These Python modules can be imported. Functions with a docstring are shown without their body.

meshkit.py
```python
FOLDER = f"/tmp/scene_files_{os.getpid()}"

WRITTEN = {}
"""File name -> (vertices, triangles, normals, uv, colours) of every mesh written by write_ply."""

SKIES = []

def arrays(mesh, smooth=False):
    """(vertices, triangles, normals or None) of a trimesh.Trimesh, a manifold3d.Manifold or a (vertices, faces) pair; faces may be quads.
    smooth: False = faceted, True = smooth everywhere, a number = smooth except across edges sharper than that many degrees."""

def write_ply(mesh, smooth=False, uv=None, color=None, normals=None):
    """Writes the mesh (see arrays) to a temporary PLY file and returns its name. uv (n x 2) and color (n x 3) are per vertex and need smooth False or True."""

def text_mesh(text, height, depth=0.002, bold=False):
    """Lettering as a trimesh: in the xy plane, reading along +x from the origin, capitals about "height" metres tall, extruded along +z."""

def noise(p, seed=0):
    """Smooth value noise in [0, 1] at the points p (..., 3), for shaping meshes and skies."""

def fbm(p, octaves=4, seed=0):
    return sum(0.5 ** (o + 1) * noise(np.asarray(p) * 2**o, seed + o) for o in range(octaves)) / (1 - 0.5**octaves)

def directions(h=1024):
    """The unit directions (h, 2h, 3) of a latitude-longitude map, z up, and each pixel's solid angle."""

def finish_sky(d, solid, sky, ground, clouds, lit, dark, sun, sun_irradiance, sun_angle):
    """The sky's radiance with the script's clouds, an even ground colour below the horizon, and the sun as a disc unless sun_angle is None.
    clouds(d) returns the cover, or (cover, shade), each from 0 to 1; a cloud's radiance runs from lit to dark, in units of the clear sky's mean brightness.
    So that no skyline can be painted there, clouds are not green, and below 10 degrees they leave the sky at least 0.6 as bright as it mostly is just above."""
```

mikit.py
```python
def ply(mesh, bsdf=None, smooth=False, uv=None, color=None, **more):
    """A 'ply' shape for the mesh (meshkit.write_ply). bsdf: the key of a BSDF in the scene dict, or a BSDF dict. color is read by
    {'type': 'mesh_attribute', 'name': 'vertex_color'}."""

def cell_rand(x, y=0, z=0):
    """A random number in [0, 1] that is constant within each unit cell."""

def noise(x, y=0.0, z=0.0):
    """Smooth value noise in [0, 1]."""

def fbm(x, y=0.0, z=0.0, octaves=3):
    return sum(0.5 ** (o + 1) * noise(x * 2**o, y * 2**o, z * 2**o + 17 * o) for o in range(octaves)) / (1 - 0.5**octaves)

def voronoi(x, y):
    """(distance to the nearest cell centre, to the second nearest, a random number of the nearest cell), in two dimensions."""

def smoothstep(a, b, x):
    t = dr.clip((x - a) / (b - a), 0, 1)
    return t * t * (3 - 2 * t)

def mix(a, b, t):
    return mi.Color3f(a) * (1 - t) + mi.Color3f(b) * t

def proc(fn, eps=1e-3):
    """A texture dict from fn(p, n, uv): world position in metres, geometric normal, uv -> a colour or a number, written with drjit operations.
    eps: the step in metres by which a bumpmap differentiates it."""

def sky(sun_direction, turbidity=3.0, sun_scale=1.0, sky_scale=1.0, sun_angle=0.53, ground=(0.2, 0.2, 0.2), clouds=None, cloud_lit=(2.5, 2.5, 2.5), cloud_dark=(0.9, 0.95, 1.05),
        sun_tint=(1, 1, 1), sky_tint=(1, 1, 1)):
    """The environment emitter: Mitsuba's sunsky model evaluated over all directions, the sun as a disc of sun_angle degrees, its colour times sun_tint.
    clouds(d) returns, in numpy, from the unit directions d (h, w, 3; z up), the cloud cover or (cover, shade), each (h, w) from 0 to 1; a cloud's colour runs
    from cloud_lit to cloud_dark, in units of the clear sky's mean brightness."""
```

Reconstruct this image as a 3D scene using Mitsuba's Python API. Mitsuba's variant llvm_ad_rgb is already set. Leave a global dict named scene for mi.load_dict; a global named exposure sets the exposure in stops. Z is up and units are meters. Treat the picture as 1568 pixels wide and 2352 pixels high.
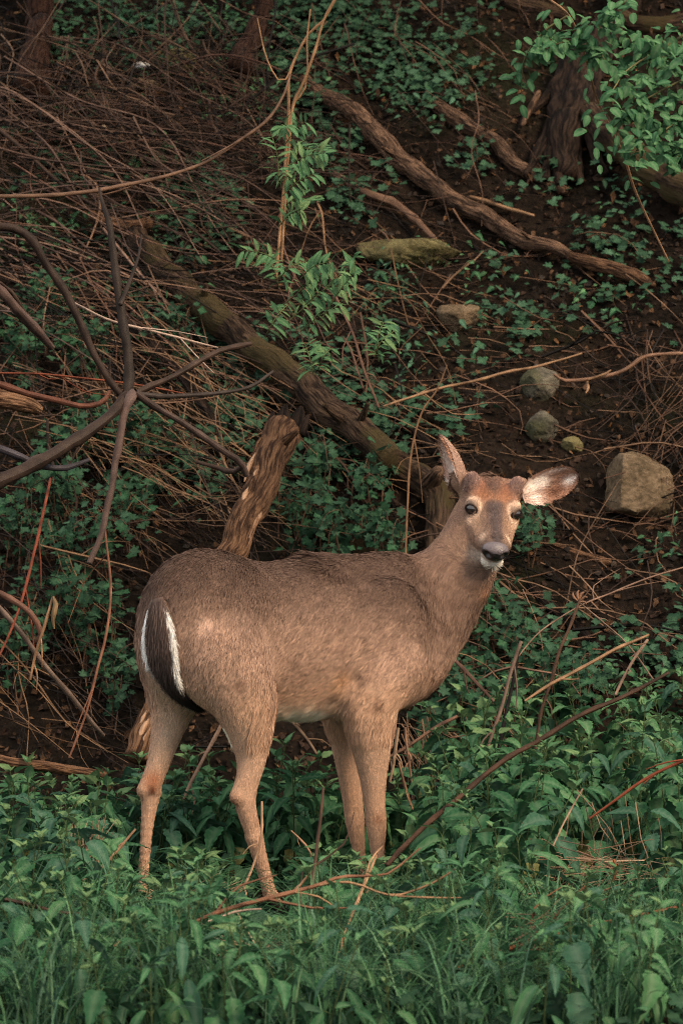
import math
import numpy as np
import drjit as dr
import mitsuba as mi
import mikit, meshkit
from mikit import proc, fbm, noise, smoothstep, mix

# ---------------------------------------------------------------- camera, sky, exposure
CAM_H, CAM_D = 1.1, 10.0                      # lens 1.1 m above the ground, 10 m in front of the deer
T = mi.ScalarTransform4f
scene = {
    'camera': {'type': 'thinlens', 'fov': 2 * math.degrees(math.atan(0.9561 / CAM_D)), 'fov_axis': 'x',
               'aperture_radius': 0.008, 'focus_distance': 10.05, 'near_clip': 0.1, 'far_clip': 400.0,
               'to_world': T().look_at(origin=[0, -CAM_D, CAM_H], target=[0, 0, CAM_H], up=[0, 0, 1])},
    'sky': mikit.sky((0.60, -0.60, 0.64), turbidity=4, sun_scale=0.30, sun_angle=18, clouds=lambda d: 1.0,
                     cloud_lit=(1.3, 1.3, 1.3), sun_tint=(1.0, 0.97, 0.93)),
}
exposure = 3.4
labels = {}
RNG = np.random.default_rng(7)

# ---------------------------------------------------------------- helpers
def norm(v):
    v = np.asarray(v, float)
    return v / (np.linalg.norm(v, axis=-1, keepdims=True) + 1e-12)

def at(px, py, y):
    """Point of the place at distance y behind the deer, given where the survey picture (1568 wide) shows it."""
    s = (CAM_D + y) / 8200.0
    return np.array([(px - 784) * s, y, CAM_H - (py - 1176) * s])

def proj(p):
    p = np.asarray(p, float)
    k = 8200.0 / (CAM_D + p[..., 1])
    return 784 + p[..., 0] * k, 1176 + (CAM_H - p[..., 2]) * k

def numbered(name):
    if name not in scene and name not in labels:
        return name
    k = 1
    while f'{name}_{k:03d}' in scene or f'{name}_{k:03d}' in labels:
        k += 1
    return f'{name}_{k:03d}'

_count = {}
def fresh(name):
    n = _count.get(name, 0)
    _count[name] = n + 1
    return name if n == 0 else f'{name}_{n:03d}'

def thing(name, label, category, group=None):
    key = fresh(name)
    labels[key] = {'label': label, 'category': category}
    if group:
        labels[key]['group'] = group
    return key

def put(key, shape):
    scene[key] = shape
    return key

def part(root, name, shape):
    return put(fresh(f'{root}__{name}'), shape)

def shape_n(v, f, normals, bsdf, color=None, uv=None):
    """A ply shape with given normals."""
    path = meshkit.write_ply((v, f), False, uv, color, normals=normals)
    return {'type': 'ply', 'filename': path, 'face_normals': False, 'bsdf': {'type': 'ref', 'id': bsdf}}

PAL = []
def pal(a, b):
    """Number of a pair of tones in the palette of small things (leaves, twigs, litter)."""
    c = tuple(round(float(x), 4) for x in (*a, *b))
    if c not in PAL:
        PAL.append(c)
    return PAL.index(c)

def code(i, tone, light=5):
    """uv that the tinted materials read: tone between the pair's colours, step of lightness (5 is even), number of the pair."""
    tone = np.clip(np.asarray(tone, float), 0.0, 0.998)
    return np.stack([tone + light, np.full(len(tone), i + 0.5)], 1)

class Mesh:
    """Collects pieces into one mesh."""
    def __init__(self):
        self.v, self.f, self.uv, self.n = [], [], [], 0
    def add(self, v, f, uv):
        self.v.append(np.asarray(v, float)); self.f.append(np.asarray(f, int) + self.n)
        self.uv.append(uv); self.n += len(v)
    def build(self, bsdf, smooth=True):
        return mikit.ply((np.vstack(self.v), np.vstack(self.f)), bsdf, smooth=smooth, uv=np.vstack(self.uv))

def spline(pts, n):
    """Catmull-Rom through the points, n samples, even in arc length."""
    p = np.asarray(pts, float)
    if len(p) == 2:
        return p[0] + (p[1] - p[0]) * np.linspace(0, 1, n)[:, None]
    q = np.vstack([2 * p[0] - p[1], p, 2 * p[-1] - p[-2]])
    t = np.linspace(0, len(p) - 1 - 1e-9, n * 4)
    i = t.astype(int); u = (t - i)[:, None]
    a, b, c, d = q[i], q[i + 1], q[i + 2], q[i + 3]
    s = 0.5 * (2 * b + (c - a) * u + (2 * a - 5 * b + 4 * c - d) * u ** 2 + (3 * b - a - 3 * c + d) * u ** 3)
    L = np.r_[0, np.cumsum(np.linalg.norm(np.diff(s, axis=0), axis=1))]
    w = np.linspace(0, L[-1], n)
    return np.stack([np.interp(w, L, s[:, k]) for k in range(s.shape[1])], 1)

def tube(p, r, sides=6, cap=True, rough=0.0, seed=0):
    """Vertices, faces, uv (around, along, in metres) of a tapering tube; rough: relief as a share of the radius."""
    p = np.asarray(p, float); n = len(p)
    r = np.broadcast_to(np.asarray(r, float), (n,))
    t = norm(np.gradient(p, axis=0))
    a = np.empty_like(p)
    ref = np.array([0, 0, 1.0]) if abs(t[0, 2]) < 0.9 else np.array([1.0, 0, 0])
    a[0] = norm(np.cross(t[0], ref))
    for i in range(1, n):
        w = a[i - 1] - t[i] * (a[i - 1] @ t[i])
        a[i] = w / (np.linalg.norm(w) + 1e-12)
    b = np.cross(t, a)
    ang = np.arange(sides + 1) * 2 * np.pi / sides
    rr = np.repeat(r[:, None], sides + 1, 1)
    L = np.r_[0, np.cumsum(np.linalg.norm(np.diff(p, axis=0), axis=1))]
    if rough:
        q = np.stack([np.cos(ang)[None] * 1.3 + 0 * L[:, None], np.sin(ang)[None] * 1.3 + 0 * L[:, None], L[:, None] / (r.mean() * 5) + 0 * ang[None]], -1)
        rr = rr * (1 + rough * 2 * (meshkit.fbm(q + seed * 7.3, 4, seed) - 0.5))
    v = p[:, None] + rr[..., None] * (np.cos(ang)[None, :, None] * a[:, None] + np.sin(ang)[None, :, None] * b[:, None])
    i, j = np.meshgrid(np.arange(n - 1), np.arange(sides), indexing='ij')
    k = sides + 1
    q = np.stack([i * k + j, i * k + j + 1, (i + 1) * k + j + 1, (i + 1) * k + j], -1).reshape(-1, 4)
    f = np.vstack([q[:, [0, 1, 2]], q[:, [0, 2, 3]]])
    uv = np.stack([np.broadcast_to(ang[None] * r.mean(), (n, k)), np.broadcast_to(L[:, None], (n, k))], -1).reshape(-1, 2)
    v = v.reshape(-1, 3)
    if cap:
        m = len(v)
        v = np.vstack([v, p[0] - t[0] * r[0] * 0.2, p[-1] + t[-1] * r[-1] * 0.3])
        uv = np.vstack([uv, [0, 0], [0, L[-1]]])
        j = np.arange(sides)
        f = np.vstack([f, np.stack([j + 1, j, j * 0 + m], 1), np.stack([(n - 1) * k + j, (n - 1) * k + j + 1, j * 0 + m + 1], 1)])
    return v, f, uv

def lin(*c):
    """sRGB 0-255 -> linear."""
    c = np.array(c, float) / 255
    return np.where(c < 0.04045, c / 12.92, ((c + 0.055) / 1.055) ** 2.4)

def ball(nu, nv):
    th, ph = np.meshgrid(np.linspace(0, np.pi, nu), np.arange(nv) * 2 * np.pi / nv, indexing='ij')
    v = np.stack([np.sin(th) * np.cos(ph), np.sin(th) * np.sin(ph), np.cos(th)], -1).reshape(-1, 3)
    i, j = np.meshgrid(np.arange(nu - 1), np.arange(nv), indexing='ij')
    q = np.stack([i * nv + j, (i + 1) * nv + j, (i + 1) * nv + (j + 1) % nv, i * nv + (j + 1) % nv], -1).reshape(-1, 4)
    return v, np.vstack([q[:, [0, 1, 2]], q[:, [0, 2, 3]]])
# ---------------------------------------------------------------- materials
VC = {'type': 'mesh_attribute', 'name': 'vertex_color'}
def two(d):
    return {'type': 'twosided', 'bsdf': d}

scene['fur'] = two({'type': 'principled', 'base_color': VC, 'roughness': 0.8, 'specular': 0.10, 'sheen': 0.12})
scene['hide'] = two({'type': 'principled', 'base_color': VC, 'roughness': 0.8, 'specular': 0.2})
scene['eye_wet'] = two({'type': 'principled', 'base_color': {'type': 'rgb', 'value': [0.012, 0.009, 0.009]}, 'roughness': 0.08, 'specular': 0.75, 'clearcoat': 1.0, 'clearcoat_gloss': 0.97})
scene['nose_skin'] = two({'type': 'bumpmap', 'arbitrary': {**proc(lambda p, n, uv: mikit.fbm(p.x * 420, p.y * 420, p.z * 420, 2) * 0.0012, 4e-4)},
                          'bsdf': {'type': 'principled', 'base_color': VC, 'roughness': 0.38, 'specular': 0.6}})
def soil(p, n, uv):
    a = mikit.fbm(p.x * 3, p.y * 3, p.z * 3, 3); b = mikit.fbm(p.x * 40, p.y * 40, p.z * 40, 3)
    c = mix((0.003, 0.0022, 0.0016), (0.015, 0.0100, 0.0072), smoothstep(0.25, 0.75, a * 0.5 + b * 0.5))
    return mix(c, (0.012, 0.013, 0.006), smoothstep(0.55, 0.75, mikit.fbm(p.x * 1.7 + 5, p.y * 1.7, p.z * 1.7, 2)) * 0.6)
scene['soil'] = two({'type': 'bumpmap', 'arbitrary': proc(lambda p, n, uv: mikit.fbm(p.x * 60, p.y * 60, p.z * 60, 3) * 0.02, 2e-3), 'bsdf': {'type': 'principled', 'base_color': proc(soil), 'roughness': 0.9, 'specular': 0.06}})

def bark_relief(s):
    return proc(lambda p, n, uv: (mikit.fbm(uv.x * 130 * s, uv.y * 16 * s, 0.0, 3) + 0.4 * mikit.fbm(uv.x * 420 * s, uv.y * 30 * s, 3.0, 2)) * 0.011 / s, 7e-4)
def bark(dark, light, moss, moss_amount, s=1.0):
    def fn(p, n, uv):
        a = mikit.fbm(uv.x * 120 * s, uv.y * 13 * s, 1.0, 3); b = mikit.fbm(p.x * 13, p.y * 13, p.z * 13, 3); g = mikit.fbm(uv.x * 420 * s, uv.y * 34 * s, 5.0, 2)
        c = mix(dark, light, smoothstep(0.36, 0.68, a * 0.5 + b * 0.25 + g * 0.25))
        up = dr.clip(n.z * 0.5 + 0.5, 0, 1)
        if not moss_amount:
            return c
        m = smoothstep(0.62 - moss_amount * 0.4, 0.72 - moss_amount * 0.25, mikit.fbm(p.x * 6 + 3, p.y * 6, p.z * 6, 4) + 0.12 * up)
        return mix(c, moss, m * 0.85)
    return fn
def bark_mat(name, dark, light, moss=(0.035, 0.040, 0.014), amount=0.0, s=1.0, rough=0.8):
    scene[name] = two({'type': 'bumpmap', 'arbitrary': bark_relief(s), 'bsdf': {'type': 'principled', 'base_color': proc(bark(dark, light, moss, amount, s)), 'roughness': rough, 'specular': 0.10}})
bark_mat('mossy_bark', (0.009, 0.0055, 0.004), (0.068, 0.042, 0.027), (0.040, 0.030, 0.013), 0.26, 1.6)
bark_mat('dark_bark', (0.005, 0.0035, 0.003), (0.034, 0.021, 0.015), amount=0.0)
bark_mat('pale_bark', (0.018, 0.011, 0.008), (0.150, 0.088, 0.056), amount=0.0, s=1.7)
bark_mat('rotten_wood', (0.022, 0.011, 0.007), (0.150, 0.080, 0.044), amount=0.0, s=1.9)
bark_mat('peeled_wood', (0.030, 0.015, 0.009), (0.220, 0.120, 0.068), amount=0.0, s=1.6)
def tinted_by_uv(p, n, uv):
    step = dr.floor(uv.x); t = uv.x - step
    k = dr.minimum(mi.UInt32(dr.maximum(uv.y, 0)), len(PAL) - 1) * 6
    tab = mi.Float(np.array(PAL, np.float32).ravel())
    a, b = (mi.Color3f(*[dr.gather(mi.Float, tab, k + o + j) for j in range(3)]) for o in (0, 3))
    return (a * (1 - t) + b * t) * ((0.5 + 0.1 * step) * (0.78 + 0.44 * mikit.noise(p.x * 45, p.y * 45, p.z * 45)))
scene['twig_mat'] = two({'type': 'principled', 'base_color': proc(tinted_by_uv), 'roughness': 0.6, 'specular': 0.12})
def stone(a, b):
    def fn(p, n, uv):
        m = mikit.fbm(p.x * 14, p.y * 14, p.z * 14, 4); g = mikit.fbm(p.x * 90, p.y * 90, p.z * 90, 2)
        c = mix(a, b, smoothstep(0.3, 0.7, m * 0.7 + g * 0.3))
        return mix(c, (0.040, 0.042, 0.018), smoothstep(0.50, 0.66, mikit.fbm(p.x * 5, p.y * 5, p.z * 5 + 2, 3)) * 0.7)
    return fn
for nm, a, b in (('ochre_stone', (0.062, 0.044, 0.026), (0.175, 0.124, 0.078)), ('grey_stone', (0.040, 0.036, 0.028), (0.120, 0.105, 0.078)), ('mossy_stone', (0.040, 0.034, 0.016), (0.130, 0.110, 0.050))):
    scene[nm] = two({'type': 'bumpmap', 'arbitrary': proc(lambda p, n, uv: mikit.fbm(p.x * 45, p.y * 45, p.z * 45, 4) * 0.012, 1e-3), 'bsdf': {'type': 'principled', 'base_color': proc(stone(a, b)), 'roughness': 0.85, 'specular': 0.10}})
# leaves: a thin sheet with a waxy upper face; vertex colours carry vein and blade tones
for nm, tr in (('leaf_mat', 0.36),):
    scene[nm] = {'type': 'principledthin', 'base_color': proc(tinted_by_uv), 'roughness': 0.42, 'spec_trans': 0.0, 'diff_trans': tr, 'eta': 1.27, 'sheen': 0.0}
scene['litter_mat'] = two({'type': 'principled', 'base_color': proc(tinted_by_uv), 'roughness': 0.75, 'specular': 0.08})

bark_mat('red_bark', (0.010, 0.005, 0.0035), (0.045, 0.022, 0.015), amount=0.0, s=1.6)
bark_mat('peeled_pale', (0.16, 0.085, 0.048), (0.42, 0.26, 0.165), amount=0.0, s=0.8)
for nm, c in (('white_stone', (0.62, 0.60, 0.58)), ('cream_stone', (0.50, 0.36, 0.24))):
    scene[nm] = two({'type': 'principled', 'base_color': {'type': 'rgb', 'value': list(c)}, 'roughness': 0.75, 'specular': 0.08})
# ---------------------------------------------------------------- ground and hillside
def true_height(x, y):
    x, y = np.asarray(x, float), np.asarray(y, float)
    sh = x.shape
    P = np.stack([x, y, 0 * x], -1).reshape(-1, 3)
    n1 = (meshkit.fbm(P * 0.55 + 3, 2, 21) - 0.5).reshape(sh); n2 = (meshkit.fbm(P * 2.1 + 9, 3, 22) - 0.5).reshape(sh); n3 = (meshkit.fbm(P * 9, 3, 23) - 0.5).reshape(sh)
    u = y - 1.35 - 0.5 * n1 + 0.10 * x
    up = np.where(u > -0.6, 0.5 * (u + np.sqrt(u * u + 0.18)) - 0.5 * (-0.6 + math.sqrt(0.54)), 0)
    h = 0.80 * np.maximum(up, 0)
    h = np.where(h > 5, 5 + 3 * np.tanh((h - 5) / 6), h)
    on = np.clip(u / 0.8, 0, 1)
    return h + n2 * (0.03 + 0.20 * on) + n3 * (0.012 + 0.045 * on) + n1 * 0.25 * on

_gx, _gy = np.arange(-3.2, 3.21, 0.02), np.arange(-3.6, 16.2, 0.02)
_grid = true_height(*np.meshgrid(_gx, _gy, indexing='ij'))
def height(x, y):
    x, y = np.asarray(x, float), np.asarray(y, float)
    u = np.clip((x - _gx[0]) / 0.02, 0, len(_gx) - 1.001); w = np.clip((y - _gy[0]) / 0.02, 0, len(_gy) - 1.001)
    i, j = u.astype(int), w.astype(int); u, w = u - i, w - j
    return (_grid[i, j] * (1 - u) * (1 - w) + _grid[i + 1, j] * u * (1 - w) + _grid[i, j + 1] * (1 - u) * w + _grid[i + 1, j + 1] * u * w)

def hit(px, py, lift=0.0, y0=-3.2):
    """Where the view through the survey picture's point meets the ground, raised by lift."""
    ys = np.arange(y0, 16, 0.015)
    s = (CAM_D + ys) / 8200.0
    X, Zr = (px - 784) * s, CAM_H - (py - 1176) * s
    h = height(X, ys) + lift
    i = np.nonzero(h >= Zr)[0]
    k = i[0] if len(i) else len(ys) - 1
    return np.array([X[k], ys[k], h[k]])

def ground_normal(x, y, e=0.05):
    gx = (height(x + e, y) - height(x - e, y)) / (2 * e); gy = (height(x, y + e) - height(x, y - e)) / (2 * e)
    return norm(np.stack([-gx, -gy, np.ones_like(gx)], -1))

def terrain():
    def axis(lo, hi, fine, far):
        a = np.arange(lo, hi, fine)
        g = fine * 1.25 ** np.arange(1, 60); g = np.cumsum(g); g = g[g < far]
        return np.r_[lo - g[::-1], a, a[-1] + g]
    xs, ys = axis(-1.7, 1.7, 0.022, 120), axis(-2.9, 7.0, 0.028, 150)
    X, Y = np.meshgrid(xs, ys, indexing='ij')
    Zz = true_height(X, Y)
    v = np.stack([X, Y, Zz], -1).reshape(-1, 3)
    nx, ny = len(xs), len(ys)
    i, j = np.meshgrid(np.arange(nx - 1), np.arange(ny - 1), indexing='ij')
    q = np.stack([i * ny + j, (i + 1) * ny + j, (i + 1) * ny + j + 1, i * ny + j + 1], -1).reshape(-1, 4)
    put('ground', mikit.ply((v, np.vstack([q[:, [0, 1, 2]], q[:, [0, 2, 3]]])), 'soil', smooth=True))
    labels['ground'] = {'label': 'dark bare soil of the wooded bank and the flat in front of it', 'kind': 'structure'}
terrain()
# ---------------------------------------------------------------- leaves and plants
def leaf_mesh(shape, rows=12, width=0.6, fold=0.25, droop=0.3, quilt=0.02, teeth=0.0, seed=0, twist=0.0):
    """A leaf of length 1 along +x, upper face +z: midrib, quilted blade, toothed edge. Returns vertices, faces, tone (0 vein to 1 blade)."""
    rng = np.random.default_rng(seed)
    u = np.linspace(0, 1, rows + 1)
    prof = {'nettle': np.interp(u, [0, .06, .18, .32, .5, .7, .86, 1], [.10, .62, .93, 1, .80, .46, .18, 0]),
            'lance': np.sin(np.pi * np.clip(u, 0, 1) ** 0.85) ** 0.8, 'oval': np.sin(np.pi * u ** 0.9) ** 0.55}[shape] * width / 2
    v, tone = [], []
    for i, (x, w) in enumerate(zip(u, prof)):
        e = w * (1 + (teeth if i % 2 else -teeth) * (0 < i < rows)); q = quilt * (1 if i % 2 else -1)
        ang = droop * x
        cx, cz = x * math.cos(ang * 0.6), -x * math.sin(ang)
        for k, t in enumerate((-1, -0.55, 0, 0.55, 1)):
            yy = t * e if abs(t) == 1 else t * w
            zz = abs(t) * w * fold * (1 - 0.45 * abs(t)) + (q if abs(t) == 0.55 else 0) + twist * t * w * x + rng.normal() * 0.006
            v.append((cx + (0.02 if abs(t) == 1 and i % 2 == 0 else 0), yy, cz + zz))
            tone.append(0.0 if k == 2 else (0.75 if i % 2 else 1.0))
    f = []
    for i in range(rows):
        for k in range(4):
            a = i * 5 + k
            f += [(a, a + 5, a + 6), (a, a + 6, a + 1)]
    return np.array(v), np.array(f), np.array(tone)

def lobed_leaf(seed, lobes=5):
    """A small leaf cut into lobes, base at the origin, along +x, length about 1."""
    rng = np.random.default_rng(seed)
    n = lobes * 4
    a = np.linspace(-2.35, 2.35, n + 1)
    r = 0.50 * (1 + 0.26 * np.cos(a * lobes / 4.7 * 2 * np.pi + (np.pi if lobes % 2 == 0 else 0)) + 0.05 * rng.normal(size=n + 1)) * (1 - 0.10 * np.abs(a) / 2.35)
    x, y = 0.45 + r * np.cos(a), r * np.sin(a)
    z = 0.10 * np.abs(y) - 0.22 * (x - 0.45) ** 2 + rng.normal(size=n + 1) * 0.02
    v = np.vstack([[0, 0, 0], [0.42, 0, -0.02], np.stack([x, y, z], 1)])
    f = [(1, i + 2, i + 3) for i in range(n)] + [(0, 2, 1), (0, 1, n + 2)]
    return v, np.array(f), np.r_[0, 0.2, np.ones(n + 1)]

GREENS = {  # blade and vein tones
    'dim': ((0.026, 0.062, 0.036), (0.046, 0.092, 0.052)), 'dusky': ((0.034, 0.076, 0.046), (0.058, 0.108, 0.066)),
    'yellow': ((0.17, 0.16, 0.055), (0.20, 0.19, 0.09)), 'deep': ((0.023, 0.076, 0.036), (0.062, 0.120, 0.066)), 'mid': ((0.033, 0.104, 0.046), (0.082, 0.155, 0.085)),
    'light': ((0.058, 0.150, 0.064), (0.115, 0.195, 0.105)), 'fresh': ((0.105, 0.180, 0.078), (0.15, 0.225, 0.105)), 'blue': ((0.036, 0.096, 0.058), (0.08, 0.14, 0.095))}
def tinted(tone, name, light=5):
    blade, vein = GREENS[name]
    return code(pal(vein, blade), tone, light)

_prng = np.random.default_rng(3)
def leaf_set(kind, n, greens, **kw):
    out = []
    for g in greens:
        for k in range(n):
            a = {**kw}
            if kind == 'lobed':
                v, f, t = lobed_leaf(k + 3, 5 if k % 2 else 3)
            else:
                a['droop'] = kw.get('droop', 0.5) * _prng.uniform(0.4, 1.5); a['fold'] = kw.get('fold', 0.25) * _prng.uniform(0.3, 1.5); a['twist'] = _prng.normal() * 0.35
                a['width'] = kw.get('width', 0.6) * _prng.uniform(0.85, 1.15)
                v, f, t = leaf_mesh(kind, seed=k, **a)
            c = tinted(t, g)
            out.append((v, f, c, mikit.ply((v, f), 'leaf_mat', smooth=True, uv=c)))
    return out

def frame(base, x, up, size, roll=0.0):
    x = norm(x); y = norm(np.cross(up, x)); z = np.cross(x, y)
    if roll:
        y, z = y * math.cos(roll) + z * math.sin(roll), z * math.cos(roll) - y * math.sin(roll)
    M = np.eye(4); M[:3, 0], M[:3, 1], M[:3, 2], M[:3, 3] = x * size, y * size, z * size, base
    return M

class Leaves:
    """The leaves of one plant: the ones nearest the lens become parts of their own, the rest one mass."""
    def __init__(self, key, most=300, name='leaf'):
        self.key, self.most, self.items, self.name = key, most, [], name
    def add(self, variant, M):
        self.items.append((M[1, 3], variant, M))
    def done(self):
        self.items.sort(key=lambda t: t[0])
        for _, (v, f, c, shp), M in self.items[:self.most]:
            part(self.key, self.name, {**shp, 'to_world': T(M.tolist())})
        if len(self.items) > self.most:
            m = Mesh()
            for _, (v, f, c, shp), M in self.items[self.most:]:
                m.add(v @ M[:3, :3].T + M[:3, 3], f, c)
            k = part(self.key, 'leaf_mass', m.build('leaf_mat'))
            labels[k] = {'label': 'the many smaller leaves further back on the same plant', 'kind': 'stuff'}

CROWN_LEAF = [(np.array([[0, 0, 0], [0.45, -0.3, 0.06], [0.45, 0, 0], [0.45, 0.3, 0.06], [1, 0, -0.1]]), np.array([[0, 1, 2], [0, 2, 3], [1, 4, 2], [2, 4, 3]]), tinted(np.array([0, 1, 0, 1, 1.0]), g), None) for g in ('mid', 'deep')]
# ---------------------------------------------------------------- the deer
YAW = math.radians(35.0)
F, R, O = np.array([math.cos(YAW), math.sin(YAW), 0]), np.array([math.sin(YAW), -math.cos(YAW), 0]), np.array([-0.106, 0.0, 0.0])
def B(f, r, z):
    """Body frame: forward, towards the animal's right, up."""
    return O + f * F + r * R + np.array([0, 0, z])
def body_coords(p):
    q = p - O
    return q @ F, q @ R, q[:, 2]

hy, hp, hr = math.radians(3.5), math.radians(33), math.radians(7)
Hn = np.array([math.sin(hy) * math.cos(hp), -math.cos(hy) * math.cos(hp), -math.sin(hp)])
_l = norm(np.cross(np.array([0, 0, 1.0]), Hn)); _u = np.cross(Hn, _l)       # l: towards the picture's right
Hl = math.cos(hr) * _l - math.sin(hr) * _u
Hu = math.cos(hr) * _u + math.sin(hr) * _l
HM = at(1133, 1173, 0.24)                       # midway between the eyes
def Hd(n, l, u):
    return HM + n * Hn + l * Hl + u * Hu
def head_coords(p):
    q = p - HM
    return q @ Hn, q @ Hl, q @ Hu

prims = []                                      # (kind, data, blend)
def cone(a, b, ra, rb, k=0.05):
    prims.append(('c', np.asarray(a, float), np.asarray(b, float), ra, rb, k))
def chain(pts, k=0.03):
    q = spline(np.array([[*a, r] for a, r in pts]), 3 * len(pts)); pts = [(a[:3], a[3]) for a in q]
    prims.append(('h', np.array([a for a, _ in pts], float), np.array([r for _, r in pts], float) * np.array([np.interp(a[2], [0.05, 0.20, 0.40, 0.62], [0.76, 0.78, 0.90, 1.0]) * (np.interp(a[2], [0.3, 0.6], [0.86, 1.0]) if (a - O) @ F < -0.25 else 1.06) for a, _ in pts]), None, None, k))
def ell(c, axes, semi, k=0.06):
    prims.append(('e', np.asarray(c, float), np.asarray(axes, float), np.asarray(semi, float), None, k))
Z = np.array([0, 0, 1.0])
BODY = [F, R, Z]
HEAD = [Hn, Hl, Hu]
# trunk
ell(B(0.10, 0, 0.755), BODY, (0.36, 0.150, 0.195), 0.08)
ell(B(-0.13, 0, 0.77), BODY, (0.31, 0.150, 0.180), 0.09)
ell(B(-0.02, 0, 0.63), BODY, (0.24, 0.085, 0.105), 0.06)
ell(B(-0.325, 0, 0.795), BODY, (0.172, 0.138, 0.190), 0.10)
ell(B(-0.345, 0, 0.87), BODY, (0.13, 0.07, 0.103), 0.06)
for s in (1, -1):
    ell(B(-0.335, s * 0.08, 0.76), BODY, (0.145, 0.068, 0.19), 0.07)          # haunch
    ell(B(0.22, s * 0.112, 0.74), BODY, (0.115, 0.062, 0.17), 0.05)           # shoulder
    ell(B(0.285, s * 0.075, 0.655), BODY, (0.09, 0.055, 0.09), 0.06)
ell(B(0.20, 0, 0.915), BODY, (0.20, 0.06, 0.056), 0.07)                        # withers
ell(B(0.325, 0, 0.675), BODY, (0.105, 0.09, 0.105), 0.06)                       # brisket
ell(B(0.18, 0, 0.61), BODY, (0.20, 0.09, 0.07), 0.06)
# neck
chain([(at(893, 1410, 0.21), 0.126), (at(978, 1392, 0.255), 0.100), (at(1052, 1318, 0.285), 0.076), (at(1104, 1228, 0.30), 0.068)], 0.09)
chain([(at(958, 1512, 0.22), 0.078), (at(1014, 1438, 0.25), 0.064), (at(1058, 1360, 0.265), 0.050), (at(1090, 1300, 0.25), 0.040)], 0.07)
chain([(at(872, 1364, 0.19), 0.078), (at(972, 1346, 0.245), 0.060), (at(1052, 1262, 0.295), 0.050), (at(1088, 1180, 0.305), 0.050)], 0.07)
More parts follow.
